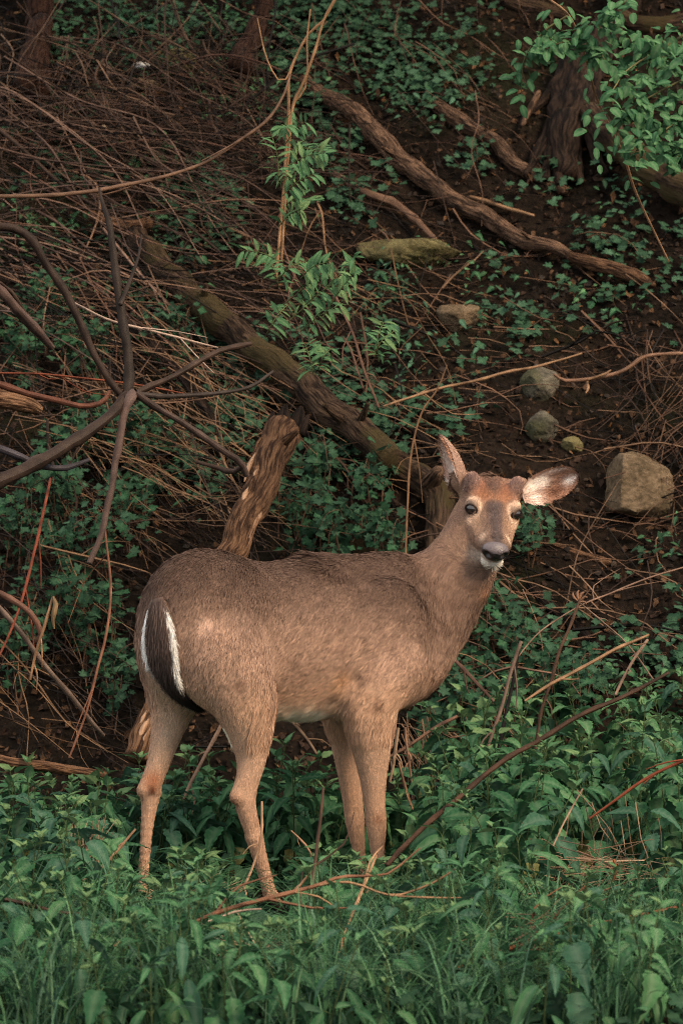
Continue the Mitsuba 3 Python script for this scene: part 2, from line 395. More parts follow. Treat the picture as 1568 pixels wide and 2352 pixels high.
# head
chain([(Hd(-0.110, 0, -0.030), 0.062), (Hd(-0.055, 0, -0.030), 0.060), (Hd(0.0, 0, -0.032), 0.050)], 0.02)
ell(Hd(-0.075, 0, -0.010), HEAD, (0.05, 0.060, 0.040), 0.03)
cone(Hd(-0.095, 0.050, 0.0), at(1203, 1134, 0.325), 0.032, 0.013, 0.015)
cone(Hd(-0.095, -0.050, 0.0), at(1060, 1108, 0.316), 0.032, 0.022, 0.02)
for s in (1, -1):
    ell(Hd(-0.012, s * 0.057, 0.004), HEAD, (0.036, 0.022, 0.028), 0.02)      # orbit
    ell(Hd(-0.040, s * 0.043, -0.052), HEAD, (0.06, 0.034, 0.046), 0.03)      # cheek
    cone(Hd(0.0, s * 0.046, -0.038), Hd(0.095, s * 0.027, -0.050), 0.028, 0.024, 0.02)
    cone(Hd(-0.060, s * 0.050, 0.012), Hd(-0.072, s * 0.066, 0.058), 0.027, 0.016, 0.022)    # antler bases
    cone(Hd(-0.095, s * 0.050, 0.000), Hd(-0.105, s * 0.082, 0.020), 0.032, 0.026, 0.025)   # ear roots
cone(Hd(0.0, 0, -0.018), Hd(0.125, 0, -0.030), 0.040, 0.026, 0.02)            # bridge
ell(Hd(0.128, 0, -0.046), HEAD, (0.042, 0.040, 0.034), 0.025)                 # muzzle
cone(Hd(-0.06, 0, -0.088), Hd(0.115, 0, -0.078), 0.038, 0.021, 0.02)          # lower jaw
ell(Hd(0.128, 0, -0.089), HEAD, (0.026, 0.029, 0.015), 0.010)                 # chin
# legs: (picture column, height) pairs are turned into body-frame points once, then posed
r_ = 0.125
chain([(B(-0.34, 0.085, 0.72), 0.12), (B(-0.288, 0.115, 0.61), 0.094), (B(-0.272, r_, 0.54), 0.076), (B(-0.264, r_, 0.48), 0.059), (B(-0.258, r_, 0.43), 0.047), (B(-0.272, r_, 0.35), 0.034), (B(-0.278, r_, 0.305), 0.036), (B(-0.262, r_, 0.25), 0.031), (B(-0.232, r_, 0.16), 0.022), (B(-0.205, r_, 0.075), 0.020), (B(-0.196, r_, 0.05), 0.023), (B(-0.172, r_, 0.012), 0.019)], 0.03)
cone(B(-0.268, r_, 0.40), B(-0.308, r_, 0.325), 0.014, 0.018, 0.02)           # tendon to the point of the hock
r_ = -0.10
chain([(B(-0.36, -0.08, 0.72), 0.115), (B(-0.365, -0.10, 0.60), 0.075), (B(-0.378, r_, 0.53), 0.054), (B(-0.405, r_, 0.44), 0.039), (B(-0.435, r_, 0.355), 0.032), (B(-0.440, r_, 0.325), 0.034), (B(-0.450, r_, 0.26), 0.024), (B(-0.460, r_, 0.16), 0.019), (B(-0.466, r_, 0.075), 0.019), (B(-0.46, r_, 0.05), 0.022), (B(-0.445, r_, 0.012), 0.018)], 0.03)
cone(B(-0.405, r_, 0.42), B(-0.466, r_, 0.335), 0.014, 0.017, 0.02)
r_ = 0.10
chain([(B(0.22, 0.10, 0.66), 0.085), (B(0.165, r_, 0.585), 0.078), (B(0.155, r_, 0.52), 0.070), (B(0.162, r_, 0.435), 0.053), (B(0.168, r_, 0.35), 0.038), (B(0.173, r_, 0.276), 0.031), (B(0.178, r_, 0.225), 0.032), (B(0.184, r_, 0.14), 0.021), (B(0.198, r_, 0.065), 0.022), (B(0.218, r_, 0.012), 0.019)], 0.03)
r_ = -0.10
chain([(B(0.22, -0.10, 0.66), 0.08), (B(0.20, r_, 0.56), 0.060), (B(0.212, r_, 0.45), 0.042), (B(0.228, r_, 0.35), 0.035), (B(0.24, r_, 0.262), 0.030), (B(0.247, r_, 0.21), 0.030), (B(0.26, r_, 0.13), 0.020), (B(0.272, r_, 0.065), 0.021), (B(0.29, r_, 0.012), 0.018)], 0.03)

def sdf(P):
    P = np.asarray(P, float)
    d = np.full(len(P), 0.4)
    for kind, a, b, ra, rb, k in prims:
        if kind == 'c':
            c, rad = (a + b) / 2, np.linalg.norm(b - a) / 2 + max(ra, rb)
        elif kind == 'h':
            c = (a.min(0) + a.max(0)) / 2; rad = (np.linalg.norm(a - c, axis=1) + b).max()
        else:
            c, rad = a, ra.max()
        near = np.nonzero(((P - c) ** 2).sum(1) < (rad + 0.14) ** 2)[0]
        if not len(near):
            continue
        q = P[near]
        if kind == 'c':
            ab = b - a
            t = np.clip(((q - a) @ ab) / (ab @ ab), 0, 1)
            e = np.linalg.norm(q - a - t[:, None] * ab, axis=1) - (ra + (rb - ra) * t)
        elif kind == 'h':
            e = np.full(len(q), 9.0)
            for i in range(len(a) - 1):
                ab = a[i + 1] - a[i]
                t = np.clip(((q - a[i]) @ ab) / (ab @ ab), 0, 1)
                s_ = np.linalg.norm(q - a[i] - t[:, None] * ab, axis=1) - (b[i] + (b[i + 1] - b[i]) * t)
                h = np.clip(0.5 + 0.5 * (e - s_) / 0.008, 0, 1)
                e = e * (1 - h) + s_ * h - 0.008 * h * (1 - h)
        else:
            w = (q - a) @ b.T
            k0 = np.linalg.norm(w / ra, axis=1); k1 = np.linalg.norm(w / ra ** 2, axis=1)
            e = np.where(k1 > 1e-6, k0 * (k0 - 1) / np.maximum(k1, 1e-6), -ra.min())
        h = np.clip(0.5 + 0.5 * (d[near] - e) / k, 0, 1)
        d[near] = d[near] * (1 - h) + e * h - k * h * (1 - h)
    return d

def gradient(fn, P, h=0.002):
    g = np.stack([fn(P + np.eye(3)[k] * h) - fn(P - np.eye(3)[k] * h) for k in range(3)], 1)
    return norm(g)

def surface(fn, lo, hi, step, block=8):
    """Surface nets of fn < 0 on a grid, evaluated only near the surface."""
    nb = np.ceil((np.asarray(hi) - lo) / (step * block)).astype(int)
    bs = step * block
    g = np.stack(np.meshgrid(*[np.arange(n) for n in nb], indexing='ij'), -1).reshape(-1, 3)
    cd = fn(lo + (g + 0.5) * bs)
    V = np.repeat(np.repeat(np.repeat(np.where(cd < 0, -1.0, 1.0).reshape(nb), block, 0), block, 1), block, 2).astype(np.float32)
    near = g[np.abs(cd) < bs * 1.3]
    o = np.stack(np.meshgrid(*[np.arange(block)] * 3, indexing='ij'), -1).reshape(-1, 3)
    for i in range(0, len(near), 400):
        idx = (near[i:i + 400, None] * block + o[None]).reshape(-1, 3)
        V[idx[:, 0], idx[:, 1], idx[:, 2]] = fn(lo + (idx + 0.5) * step)
    S = V < 0
    cs = [S[a:S.shape[0] - 1 + a, b:S.shape[1] - 1 + b, c:S.shape[2] - 1 + c] for a in (0, 1) for b in (0, 1) for c in (0, 1)]
    n_in = sum(x.astype(np.int8) for x in cs)
    act = (n_in > 0) & (n_in < 8)
    cells = np.argwhere(act)
    ids = np.full(act.shape, -1, np.int64); ids[act] = np.arange(len(cells))
    acc, cnt = np.zeros((len(cells), 3)), np.zeros(len(cells))
    cor = [np.array([a, b, c]) for a in (0, 1) for b in (0, 1) for c in (0, 1)]
    for x in range(8):
        for y in range(x + 1, 8):
            if np.abs(cor[x] - cor[y]).sum() != 1:
                continue
            ca, cb = cells + cor[x], cells + cor[y]
            va, vb = V[tuple(ca.T)], V[tuple(cb.T)]
            m = (va < 0) != (vb < 0)
            t = np.where(m, va / np.where(m, va - vb, 1), 0)[:, None]
            acc += np.where(m[:, None], ca + t * (cb - ca), 0); cnt += m
    verts = lo + (acc / cnt[:, None] + 0.5) * step
    faces = []
    for ax in range(3):
        u, w = [(1, 2), (2, 0), (0, 1)][ax]
        sl0, sl1 = [slice(1, -1)] * 3, [slice(1, -1)] * 3
        sl0[ax], sl1[ax] = slice(0, -1), slice(1, None)
        s0, s1 = S[tuple(sl0)], S[tuple(sl1)]
        e = np.argwhere(s0 != s1)
        if not len(e):
            continue
        flip = s0[tuple(e.T)]
        base = e + 1; base[:, ax] -= 1
        du, dw = np.eye(3, dtype=int)[u], np.eye(3, dtype=int)[w]
        q = np.stack([ids[tuple((base - du - dw).T)], ids[tuple((base - dw).T)], ids[tuple(base.T)], ids[tuple((base - du).T)]], 1)
        q = np.where(flip[:, None], q, q[:, ::-1])
        faces.append(q)
    q = np.vstack(faces); q = q[(q >= 0).all(1)]
    f = np.vstack([q[:, [0, 1, 2]], q[:, [0, 2, 3]]])
    for _ in range(2):
        d = fn(verts)
        verts = verts - np.clip(d, -step, step)[:, None] * gradient(fn, verts)
    return verts, f

def ray_hit(fn, px, py, y0=-0.6, y1=0.8):
    ys = np.linspace(y0, y1, 700)
    P = np.array([at(px, py, y) for y in ys])
    d = fn(P); i = np.nonzero(d < 0)[0]
    return P[i[0]] if len(i) else None

def blob(p, c, r, soft=1.0):
    d = np.linalg.norm(p - c, axis=1) / r
    return np.clip(1 - (d - (1 - soft)) / soft, 0, 1) ** 1.5 if soft < 1 else np.exp(-(d ** 2) * 1.2)

def ss(a, b, x):
    t = np.clip((x - a) / (b - a), 0, 1)
    return t * t * (3 - 2 * t)

EYES = [Hd(0.0125, -0.0665, 0.006), Hd(0.0125, 0.0650, 0.004)]
def coat_color(p):
    f, r, z = body_coords(p); n, l, u = head_coords(p)
    nz = meshkit.fbm(p * 14, 3, 3)
    hgt = z - 0.035 * (nz - 0.5) * 2
    back, flank, tan, cream = lin(84, 68, 60), lin(160, 132, 116), lin(182, 149, 126), lin(232, 216, 196)
    t = ss(0.67, 0.94, hgt + 0.05 * (f > 0) * np.clip(f, 0, 0.4) / 0.4)[:, None]
    c = flank * (1 - t) + back * t
    t = (1 - ss(0.55, 0.70, hgt))[:, None]
    c = c * (1 - t) + tan * t
    # belly and the inner sides of the legs
    inner = (np.abs(r) < 0.115) & (f > -0.34) & (f < 0.10)
    t = (1 - ss(0.545, 0.60, hgt + 0.02 * np.abs(r) / 0.15))[:, None] * (inner & (z > 0.46))[:, None] * (1 - ss(0.0, 0.07, f))[:, None]
    c = c * (1 - t) + cream * t
    t = ((1 - ss(0.00, 0.05, np.abs(r) - 0.05)) * (1 - ss(0.62, 0.72, z)) * (f < -0.3))[:, None] * 0.6
    c = c * (1 - t) + lin(170, 150, 130) * t
    # brisket and throat are greyer
    t = (ss(0.24, 0.36, f) * (1 - ss(0.62, 0.72, z)))[:, None] * 0.7
    c = c * (1 - t) + lin(122, 96, 82) * t
    t = (ss(0.30, 0.42, f) * ss(0.72, 0.84, z))[:, None] * 0.8
    c = c * (1 - t) + lin(112, 91, 80) * t
    # lower legs warmer
    t = (1 - ss(0.20, 0.50, z))[:, None]
    c = c * (1 - t) + lin(176, 141, 118) * t
    def dab(c, w, col):
        return c * (1 - w[:, None]) + np.asarray(col) * w[:, None]
    # marks: hip patch, tarsal gland, elbow, armpit, shoulder scuffs
    for (px, py, rad, col, a) in ((478, 1432, 0.024, lin(206, 174, 156), 0.7), (500, 1445, 0.05, lin(176, 142, 122), 0.3), (462, 1622, 0.03, lin(215, 190, 165), 0.6),
                                  (350, 1815, 0.019, lin(28, 20, 18), 1.0), (352, 1790, 0.03, lin(150, 86, 52), 0.7), (533, 1842, 0.026, lin(105, 66, 46), 0.7),
                                  (868, 1880, 0.022, lin(110, 74, 54), 0.6), (775, 1600, 0.026, lin(70, 54, 46), 0.8), (735, 1645, 0.05, lin(236, 222, 204), 0.95), (690, 1640, 0.045, lin(226, 210, 190), 0.8), (875, 1612, 0.02, lin(100, 72, 58), 0.7),
                                  (842, 1462, 0.011, lin(64, 48, 42), 0.7), (846, 1490, 0.012, lin(74, 56, 48), 0.6), (832, 1545, 0.012, lin(64, 48, 42), 0.7), (838, 1565, 0.010, lin(64, 48, 42), 0.7), (558, 1562, 0.018, lin(104, 80, 66), 0.7),
                                  (790, 1560, 0.03, lin(196, 150, 112), 0.6), (980, 1580, 0.025, lin(170, 140, 122), 0.5), (1120, 1345, 0.02, lin(196, 150, 122), 0.6)):
        q = MARKS.get((px, py))
        if q is not None:
            c = dab(c, a * blob(p, q, rad), col)
    # head
    hw = ss(-0.15, -0.10, n) * (1 - ss(0.16, 0.205, np.linalg.norm(p - HM, axis=1)))
    h = np.broadcast_to(lin(126, 102, 88), p.shape).copy()
    def hb(c, n0, l0, u0, sn, sl, su, col, a=1.0, both=True):
        w = 0
        for s in ((1, -1) if both else (1,)):
            w = np.maximum(w, np.exp(-(((n - n0) / sn) ** 2 + ((l - s * l0) / sl) ** 2 + ((u - u0) / su) ** 2)))
        return dab(c, np.clip(a * w * 1.25, 0, 1), col)
    h = hb(h, -0.03, 0.0, -0.10, 0.09, 0.05, 0.03, lin(150, 130, 112))
    h = hb(h, -0.10, 0.075, -0.03, 0.04, 0.03, 0.05, lin(140, 116, 96))
    h = hb(h, -0.045, 0.030, 0.045, 0.045, 0.030, 0.035, lin(140, 88, 58), 0.85)             # reddish brows
    h = hb(h, -0.03, 0.0, 0.035, 0.022, 0.045, 0.03, lin(146, 102, 76), 0.7)
    h = hb(h, -0.075, 0.0, 0.035, 0.050, 0.029, 0.05, lin(94, 72, 63), 1.0)
    h = hb(h, 0.02, 0.050, -0.052, 0.035, 0.022, 0.025, lin(108, 86, 72), 0.8)
    h = hb(h, 0.030, 0.060, -0.026, 0.014, 0.012, 0.010, lin(206, 176, 154), 0.8)
    h = hb(h, 0.026, 0.046, -0.004, 0.012, 0.007, 0.009, lin(70, 50, 42), 0.8)
    h = hb(h, 0.085, 0.034, -0.045, 0.03, 0.012, 0.025, lin(124, 98, 82), 0.7)                   # crown
    h = hb(h, 0.03, 0.042, -0.04, 0.04, 0.015, 0.03, lin(206, 170, 142), 0.55)
    for e, s in zip(EYES, (-1, 1)):                                                         # pale ring, dark lids
        d = np.linalg.norm(p - e, axis=1)
        h = dab(h, 0.8 * np.exp(-((d - 0.0265) / 0.008) ** 2) * (ss(-0.02, 0.02, -(l * s - 0.065) + 0.7 * (u - 0.01) + 0.012)), lin(222, 190, 166))
        h = dab(h, np.exp(-(d / 0.0205) ** 4), lin(44, 32, 28))
    w = np.exp(-(l / (0.023 - 0.07 * np.clip(n, 0, 0.13))) ** 4) * ss(-0.012, 0.012, n) * (u > -0.045) * (1 - ss(0.15, 0.17, n))
    h = dab(h, w, lin(82, 70, 68))                                                          # grey bridge
    h = hb(h, 0.115, 0.026, -0.028, 0.016, 0.012, 0.012, lin(236, 208, 184), 1.0)             # pale band behind the nose
    h = hb(h, 0.145, 0.0, -0.045, 0.026, 0.040, 0.026, lin(40, 33, 33), 1.0)
    h = hb(h, 0.145, 0.034, -0.068, 0.010, 0.009, 0.010, lin(246, 238, 226), 1.0)
    h = hb(h, 0.135, 0.0, -0.090, 0.040, 0.045, 0.016, lin(248, 240, 228), 1.0)
    h = hb(h, -0.062, 0.064, 0.058, 0.03, 0.028, 0.03, lin(128, 104, 98), 0.9)
    return c * (1 - hw[:, None]) + h * hw[:, None]

def hair_flow(p, nrm):
    f, r, z = body_coords(p); n, l, u = head_coords(p)
    d = np.broadcast_to(-0.75 * F + np.array([0, 0, -0.65]), p.shape).copy()
    leg = (1 - ss(0.48, 0.60, z))[:, None]
    d = d * (1 - leg) + np.array([-0.1, 0, -1.0]) * leg
    haunch = (ss(0.1, 0.3, -f) * (z > 0.5))[:, None]
    d = d * (1 - 0.6 * haunch) + (np.array([0, 0, -1.0]) - 0.25 * F) * 0.6 * haunch
    neck = (ss(0.26, 0.38, f) * ss(0.66, 0.76, z))[:, None]
    d = d * (1 - neck) + (np.array([-0.62, -0.2, -0.9])) * neck
    hw = (ss(-0.15, -0.08, n) * (1 - ss(0.16, 0.205, np.linalg.norm(p - HM, axis=1))))[:, None]
    d = d * (1 - hw) + (-Hn + 0.5 * np.sign(l)[:, None] * Hl - 0.1 * Hu) * hw
    d = d - (d * nrm).sum(1, keepdims=True) * nrm
    return norm(d), hw[:, 0], leg[:, 0], neck[:, 0]

def hairs(pts, nrm, dirs, length, width, lift, col_root, col_tip, rng, bend=0.35):
    """Each hair a slim curved blade; vertices carry the skin's normal so that the coat shades as one surface."""
    n = len(pts)
    side = norm(np.cross(dirs, nrm) + 0.25 * rng.normal(size=(n, 3)))
    d0 = norm(dirs + nrm * lift[:, None]); d1 = norm(dirs + nrm * (lift * bend)[:, None])
    L, w = length[:, None], width[:, None]
    m = pts + d0 * L * 0.42
    t = m + d1 * L * 0.58
    v = np.stack([pts - nrm * 0.0008, m - side * w / 2, m + side * w / 2, t], 1).reshape(-1, 3)
    k = np.arange(n)[:, None] * 4
    f = np.stack([k + [[0, 2, 1]], k + [[1, 2, 3]]], 1).reshape(-1, 3)
    nn = norm(nrm * 0.8 + 0.35 * (nrm - d1 * (nrm * d1).sum(1, keepdims=True)) + 0.20 * rng.normal(size=(n, 3)))
    nr = np.repeat(nn, 4, 0)
    cm = (col_root + col_tip) / 2
    c = np.stack([col_root, cm, cm, col_tip], 1).reshape(-1, 3)
    return v, f, nr, c

def build_deer():
    global MARKS
    MARKS = {}
    for (px, py) in ((478, 1432), (500, 1445), (462, 1622), (350, 1815), (352, 1790), (533, 1842), (868, 1880), (775, 1600), (735, 1645), (690, 1640), (875, 1612), (842, 1462), (846, 1490), (832, 1545), (838, 1565), (558, 1562), (790, 1560), (980, 1580), (1120, 1345)):
        q = ray_hit(sdf, px, py)
        if q is not None:
            MARKS[(px, py)] = q
    deer = thing('deer', 'brown deer standing side-on in the nettles with its head turned to the camera', 'deer')
    lo, hi = np.array([-0.75, -0.5, -0.03]), np.array([0.75, 0.65, 1.32])
    v, f = surface(sdf, lo, hi, 0.006)
    nrm = gradient(sdf, v)
    col = coat_color(v)
    hoof = v[:, 2] < 0.035
    col[hoof] = lin(40, 34, 32)
    part(deer, 'body', shape_n(v, f, nrm, 'hide', col * 0.8))
    rng = np.random.default_rng(11)
    # coat
    A = np.linalg.norm(np.cross(v[f[:, 1]] - v[f[:, 0]], v[f[:, 2]] - v[f[:, 0]]), axis=1)
    fc = v[f].mean(1)
    hd = np.linalg.norm(fc - HM, axis=1)
    dens = np.where(hd < 0.24, 2.2, 1.0) * np.where(fc[:, 2] < 0.45, 1.3, 1.0) * (fc[:, 2] > 0.05)
    N = 300000
    k = rng.choice(len(f), N, p=A * dens / (A * dens).sum())
    w = rng.random((N, 2)); s = np.sqrt(w[:, :1]); bc = np.hstack([1 - s, s * (1 - w[:, 1:]), s * w[:, 1:]])
    P = (v[f[k]] * bc[:, :, None]).sum(1); NN = norm((nrm[f[k]] * bc[:, :, None]).sum(1))
    d, hw, leg, neck = hair_flow(P, NN)
    n_, l_, u_ = head_coords(P)
    keep = ~((n_ > 0.142) & (u_ > -0.075) & (np.abs(l_) < 0.05))
    for e in EYES:
        keep &= np.linalg.norm(P - e, axis=1) > 0.021
    P, NN, d, hw, leg, neck = P[keep], NN[keep], d[keep], hw[keep], leg[keep], neck[keep]
    N = len(P)
    big = meshkit.noise(P * 38, 5) - 0.5; big2 = meshkit.noise(P * 38 + 91, 6) - 0.5
    tt = np.cross(NN, d)
    d = norm(d + tt * (big * 0.45)[:, None] + tt * rng.normal(size=(N, 1)) * 0.13)
    f_, r_, z_ = body_coords(P)
    belly = (1 - ss(0.53, 0.62, z_)) * (z_ > 0.47) * (f_ > -0.3)
    length = (0.020 + 0.012 * neck + 0.014 * belly) * (1 - 0.68 * leg * (1 - belly)) * (1 - hw) + 0.0105 * hw
    tuft = np.exp(-((f_ - 0.04) / 0.07) ** 2) * ss(0.90, 0.94, z_)
    length = length * rng.uniform(0.7, 1.35, N) * (1 + 0.3 * big2) * (1 + 1.2 * tuft)
    lift = (0.30 + 0.3 * np.clip(big2, -0.3, 0.5) + 0.5 * tuft) * (1 - 0.45 * hw) * (1 - 0.4 * leg)
    c = coat_color(P)
    # streaks that run with the coat
    q = np.stack([(P * tt).sum(1) * 160, (P * d).sum(1) * 26, (P * NN).sum(1) * 40], 1)
    D1, D2 = norm(-0.75 * F + np.array([0, 0, -0.75])), norm(0.75 * F + np.array([0, 0, -0.75]))
    sa = meshkit.fbm(np.stack([P @ D1 * 34, P @ D2 * 230, r_ * 230], 1), 2, 9)
    sb = meshkit.fbm(np.stack([z_ * 14, f_ * 210, r_ * 210], 1), 2, 8)
    wl = np.clip(leg + ss(0.1, 0.3, -f_) * 0.8, 0, 1)
    st = sa * (1 - wl) + sb * wl - 0.5 + 0.10 * (meshkit.noise(P * 22, 4) - 0.5)
    val = np.exp(rng.normal(size=N) * (0.17 + 0.03 * hw - 0.07 * leg) + st * np.where(leg > 0.5, 0.5, 0.85))[:, None]
    tip = c * val * np.array([1.14, 1.06, 1.0]) * 1.08
    root = c * val * 0.62
    part(deer, 'coat', shape_n(*hairs(P, NN, d, length, np.where(hw > 0.5, 0.0016, 0.0025), lift, root, np.clip(tip, 0, 0.85), rng)[:3], 'fur', hairs(P, NN, d, length, np.where(hw > 0.5, 0.0016, 0.0025), lift, root, np.clip(tip, 0, 0.85), np.random.default_rng(11))[3]))
    # eyes
    for e, s in zip(EYES, (-1, 1)):
        ax = norm(0.48 * s * Hl + 0.84 * Hn + 0.20 * Hu); a2 = norm(np.cross(ax, Hu)); a3 = np.cross(a2, ax)
        sv, sf = ball(20, 28)
        part(deer, 'eye', mikit.ply((e - ax * 0.004 + sv[:, :1] * ax * 0.0145 + sv[:, 1:2] * a2 * 0.0175 + sv[:, 2:] * a3 * 0.0140, sf), 'eye_wet', smooth=True))
        # lids: a ring of short skin round the eye
        ang = np.linspace(0, 2 * np.pi, 29)
        ring = e + ax * 0.0015 + np.outer(np.cos(ang), a2) * 0.0172 + np.outer(np.sin(ang), a3) * 0.0128
        tv, tf, _ = tube(ring, 0.0034, 6, cap=False)
        part(deer, 'eyelid', mikit.ply((tv, tf), 'hide', smooth=True, color=np.broadcast_to(lin(40, 30, 27), tv.shape)))
    # nose pad with nostrils
    sv, sf = ball(48, 64)
    nv = sv.copy()
    wid = 0.0395 * (1 - 0.16 * np.clip(-nv[:, 2], 0, 1))
    P0 = Hd(0.153, -0.002, -0.038)
    loc = np.stack([nv[:, 0] * 0.0285, nv[:, 1] * wid, nv[:, 2] * 0.029], 1)
    dirn = norm(loc / np.array([0.0285, 0.0395, 0.029]))
    for s in (1, -1):
        g = norm(np.array([0.62, s * 0.62, -0.10]))
        w = np.exp(-((1 - dirn @ g) / 0.055) ** 1.2)
        loc -= (w * 0.013)[:, None] * g
    loc[:, 0] -= 0.002 * np.exp(-(loc[:, 1] / 0.003) ** 2) * (nv[:, 2] < 0.2)
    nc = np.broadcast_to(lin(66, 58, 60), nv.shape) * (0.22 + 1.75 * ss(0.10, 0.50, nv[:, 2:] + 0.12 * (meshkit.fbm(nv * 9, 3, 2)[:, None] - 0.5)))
    part(deer, 'nose', mikit.ply((P0 + loc @ np.array([Hn, Hl, Hu]), sf), 'nose_skin', smooth=True, color=nc))
    # velvet antler buds
    for s in (-1, 1):
        base, top = Hd(-0.066, s * 0.060, 0.024), Hd(-0.077, s * 0.068, 0.066)
        sp = spline([base, (base + top) / 2, top], 12)
        rr = np.interp(np.linspace(0, 1, 12), [0, .25, .5, .75, .9, 1], [.026, .0215, .0180, .0150, .0110, .004])
        bv, bf, _ = tube(sp, rr, 20, rough=0.12, seed=s + 2)
        bud = part(deer, 'antler_bud', mikit.ply((bv, bf), 'hide', smooth=True, color=np.broadcast_to(lin(130, 108, 98), bv.shape)))
        m = 2600
        kk = rng.choice(len(bf), m); ww = rng.dirichlet([1, 1, 1], m)
        bp = (bv[bf[kk]] * ww[:, :, None]).sum(1); bn = norm(bp - (base + 0.5 * (top - base)))
        cc = np.broadcast_to(lin(156, 130, 120), bp.shape) * np.exp(rng.normal(size=(m, 1)) * 0.25)
        put(fresh(bud + '__velvet'), shape_n(*_h(bp, bn, norm(bn + 0.8 * rng.normal(size=bn.shape)), rng.uniform(0.004, 0.009, m), np.full(m, 0.0014), np.full(m, 1.0), cc * 0.7, cc, rng)))
    ears(deer, rng)
    tail(deer, rng)

def _h(*a):
    v, f, n, c = hairs(*a)
    return v, f, n, 'fur', c

def ear(deer, base, tip, open_dir, width, rng, curl=0.75, prof=(.36, .60, .88, 1, 1, .94, .78, .52, .06)):
    """A cupped leaf-shaped ear: base and tip points, open_dir the way the cup faces."""
    ax = norm(tip - base); L = np.linalg.norm(tip - base)
    od = norm(open_dir - (open_dir @ ax) * ax); sd = np.cross(od, ax)
    nt, na = 34, 25
    t = np.linspace(0, 1, nt)[:, None]; a = np.linspace(-1, 1, na)[None, :]
    W = width * np.interp(t, [0, .08, .2, .35, .5, .65, .8, .92, 1], prof)
    half = (0.80 - 0.25 * t) * np.pi * curl                                        # how far the cup closes: more at the root
    ph = a * half
    rad = W / 2 / np.maximum(np.sin(np.minimum(half, np.pi / 2)), 0.3)
    x = rad * np.sin(ph); y = rad * (np.cos(half) * 0.2 - np.cos(ph)) + rad * 0.55
    bend = 0.10 * L * (t - 0.5) ** 2 * 2
    grid = base + (t * L)[..., None] * ax + x[..., None] * sd + (y * 0.85 + bend)[..., None] * od
    inner = grid.reshape(-1, 3)
    i, j = np.meshgrid(np.arange(nt - 1), np.arange(na - 1), indexing='ij')
    q = np.stack([i * na + j, i * na + j + 1, (i + 1) * na + j + 1, (i + 1) * na + j], -1).reshape(-1, 4)
    f = np.vstack([q[:, [0, 1, 2]], q[:, [0, 2, 3]]])
    fn = np.cross(inner[f[:, 1]] - inner[f[:, 0]], inner[f[:, 2]] - inner[f[:, 0]])
    vn = np.zeros_like(inner)
    for k in range(3):
        np.add.at(vn, f[:, k], fn)
    vn = norm(vn)
    if (vn.mean(0) @ od) < 0:
        f = f[:, ::-1]; vn = -vn
    th = 0.0028 * np.clip(1.4 - np.abs(np.broadcast_to(a, (nt, na)).ravel()) ** 4 - t.repeat(na, 1).ravel() ** 6, 0.12, 1)
    outer = inner - vn * th[:, None]
    tt, aa = np.broadcast_to(t, (nt, na)).ravel(), np.broadcast_to(a, (nt, na)).ravel()
    nz = meshkit.fbm(np.stack([tt * 6, aa * 3, tt * 0], 1), 3, 4)
    pale, dusk, outc, rim = lin(238, 218, 206), lin(112, 76, 60), lin(162, 130, 114), lin(52, 40, 36)
    g1 = np.exp(-((tt - 0.28) / 0.16) ** 2 - ((aa - 0.40 + 0.25 * tt) / 0.26) ** 2) + 0.9 * np.exp(-((tt - 0.80) / 0.13) ** 2 - ((aa + 0.22) / 0.25) ** 2) + 0.5 * np.exp(-((tt - 0.6) / 0.3) ** 2 - ((aa - 0.72) / 0.16) ** 2) + 0.45 * np.exp(-((tt - 0.10) / 0.12) ** 2)
    g2 = np.exp(-((tt - 0.48) / 0.13) ** 2 - ((aa + 0.42) / 0.22) ** 2)
    base_c = lin(148, 108, 88)
    wl = np.clip(1.7 * g1 * (0.75 + 0.9 * (nz - 0.3)), 0, 1)[:, None]; wd = np.clip(g2 * 1.2 + 0.7 * np.exp(-((aa - 0.10 + 0.1 * tt) / 0.12) ** 2) * ss(0.3, 0.5, tt), 0, 1)[:, None] * ss(0.25, 0.55, nz + 0.1)[:, None]
    ci = base_c * (1 - wl) + pale * 1.08 * wl
    ci = ci * (1 - wd) + dusk * wd
    edge = np.clip(ss(0.90, 1.0, tt) + 0.5 * ss(0.93, 1.0, np.abs(aa)) * ss(0.5, 0.8, tt), 0, 1)[:, None]
    ci = ci * (1 - edge) + rim * edge
    co = np.broadcast_to(outc, inner.shape) * (1 - edge * 0.6) + rim * edge * 0.6
    bnd = np.r_[np.arange(na), np.arange(1, nt) * na + na - 1, ((nt - 1) * na + np.arange(na - 2, -1, -1)), np.arange(nt - 2, 0, -1) * na]
    m = len(inner)
    b2 = np.roll(bnd, -1)
    rimf = np.vstack([np.stack([bnd, b2, b2 + m], 1), np.stack([bnd, b2 + m, bnd + m], 1)])
    v = np.vstack([inner, outer]); ff = np.vstack([f, f[:, ::-1] + m, rimf]); nn = np.vstack([vn, -vn])
    e = part(deer, 'ear', shape_n(v, ff, nn, 'hide', np.vstack([ci * 0.85, co * 0.85])))
    # hair inside (long, pale) and outside (short)
    n1, n2 = 4200, 5200
    kk = rng.choice(len(f), n1); ww = rng.dirichlet([1, 1, 1], n1)
    P = (inner[f[kk]] * ww[:, :, None]).sum(1); N1 = norm((vn[f[kk]] * ww[:, :, None]).sum(1)); C = (ci[f[kk]] * ww[:, :, None]).sum(1)
    at_ = (tt[f[kk]] * ww).sum(1); aw = (aa[f[kk]] * ww).sum(1)
    d = norm(ax + 0.75 * np.sign(aw)[:, None] * sd * np.abs(aw)[:, None] + 0.25 * rng.normal(size=P.shape))
    d = norm(d - (d * N1).sum(1, keepdims=True) * N1)
    C = C * np.exp(rng.normal(size=(n1, 1)) * 0.2)
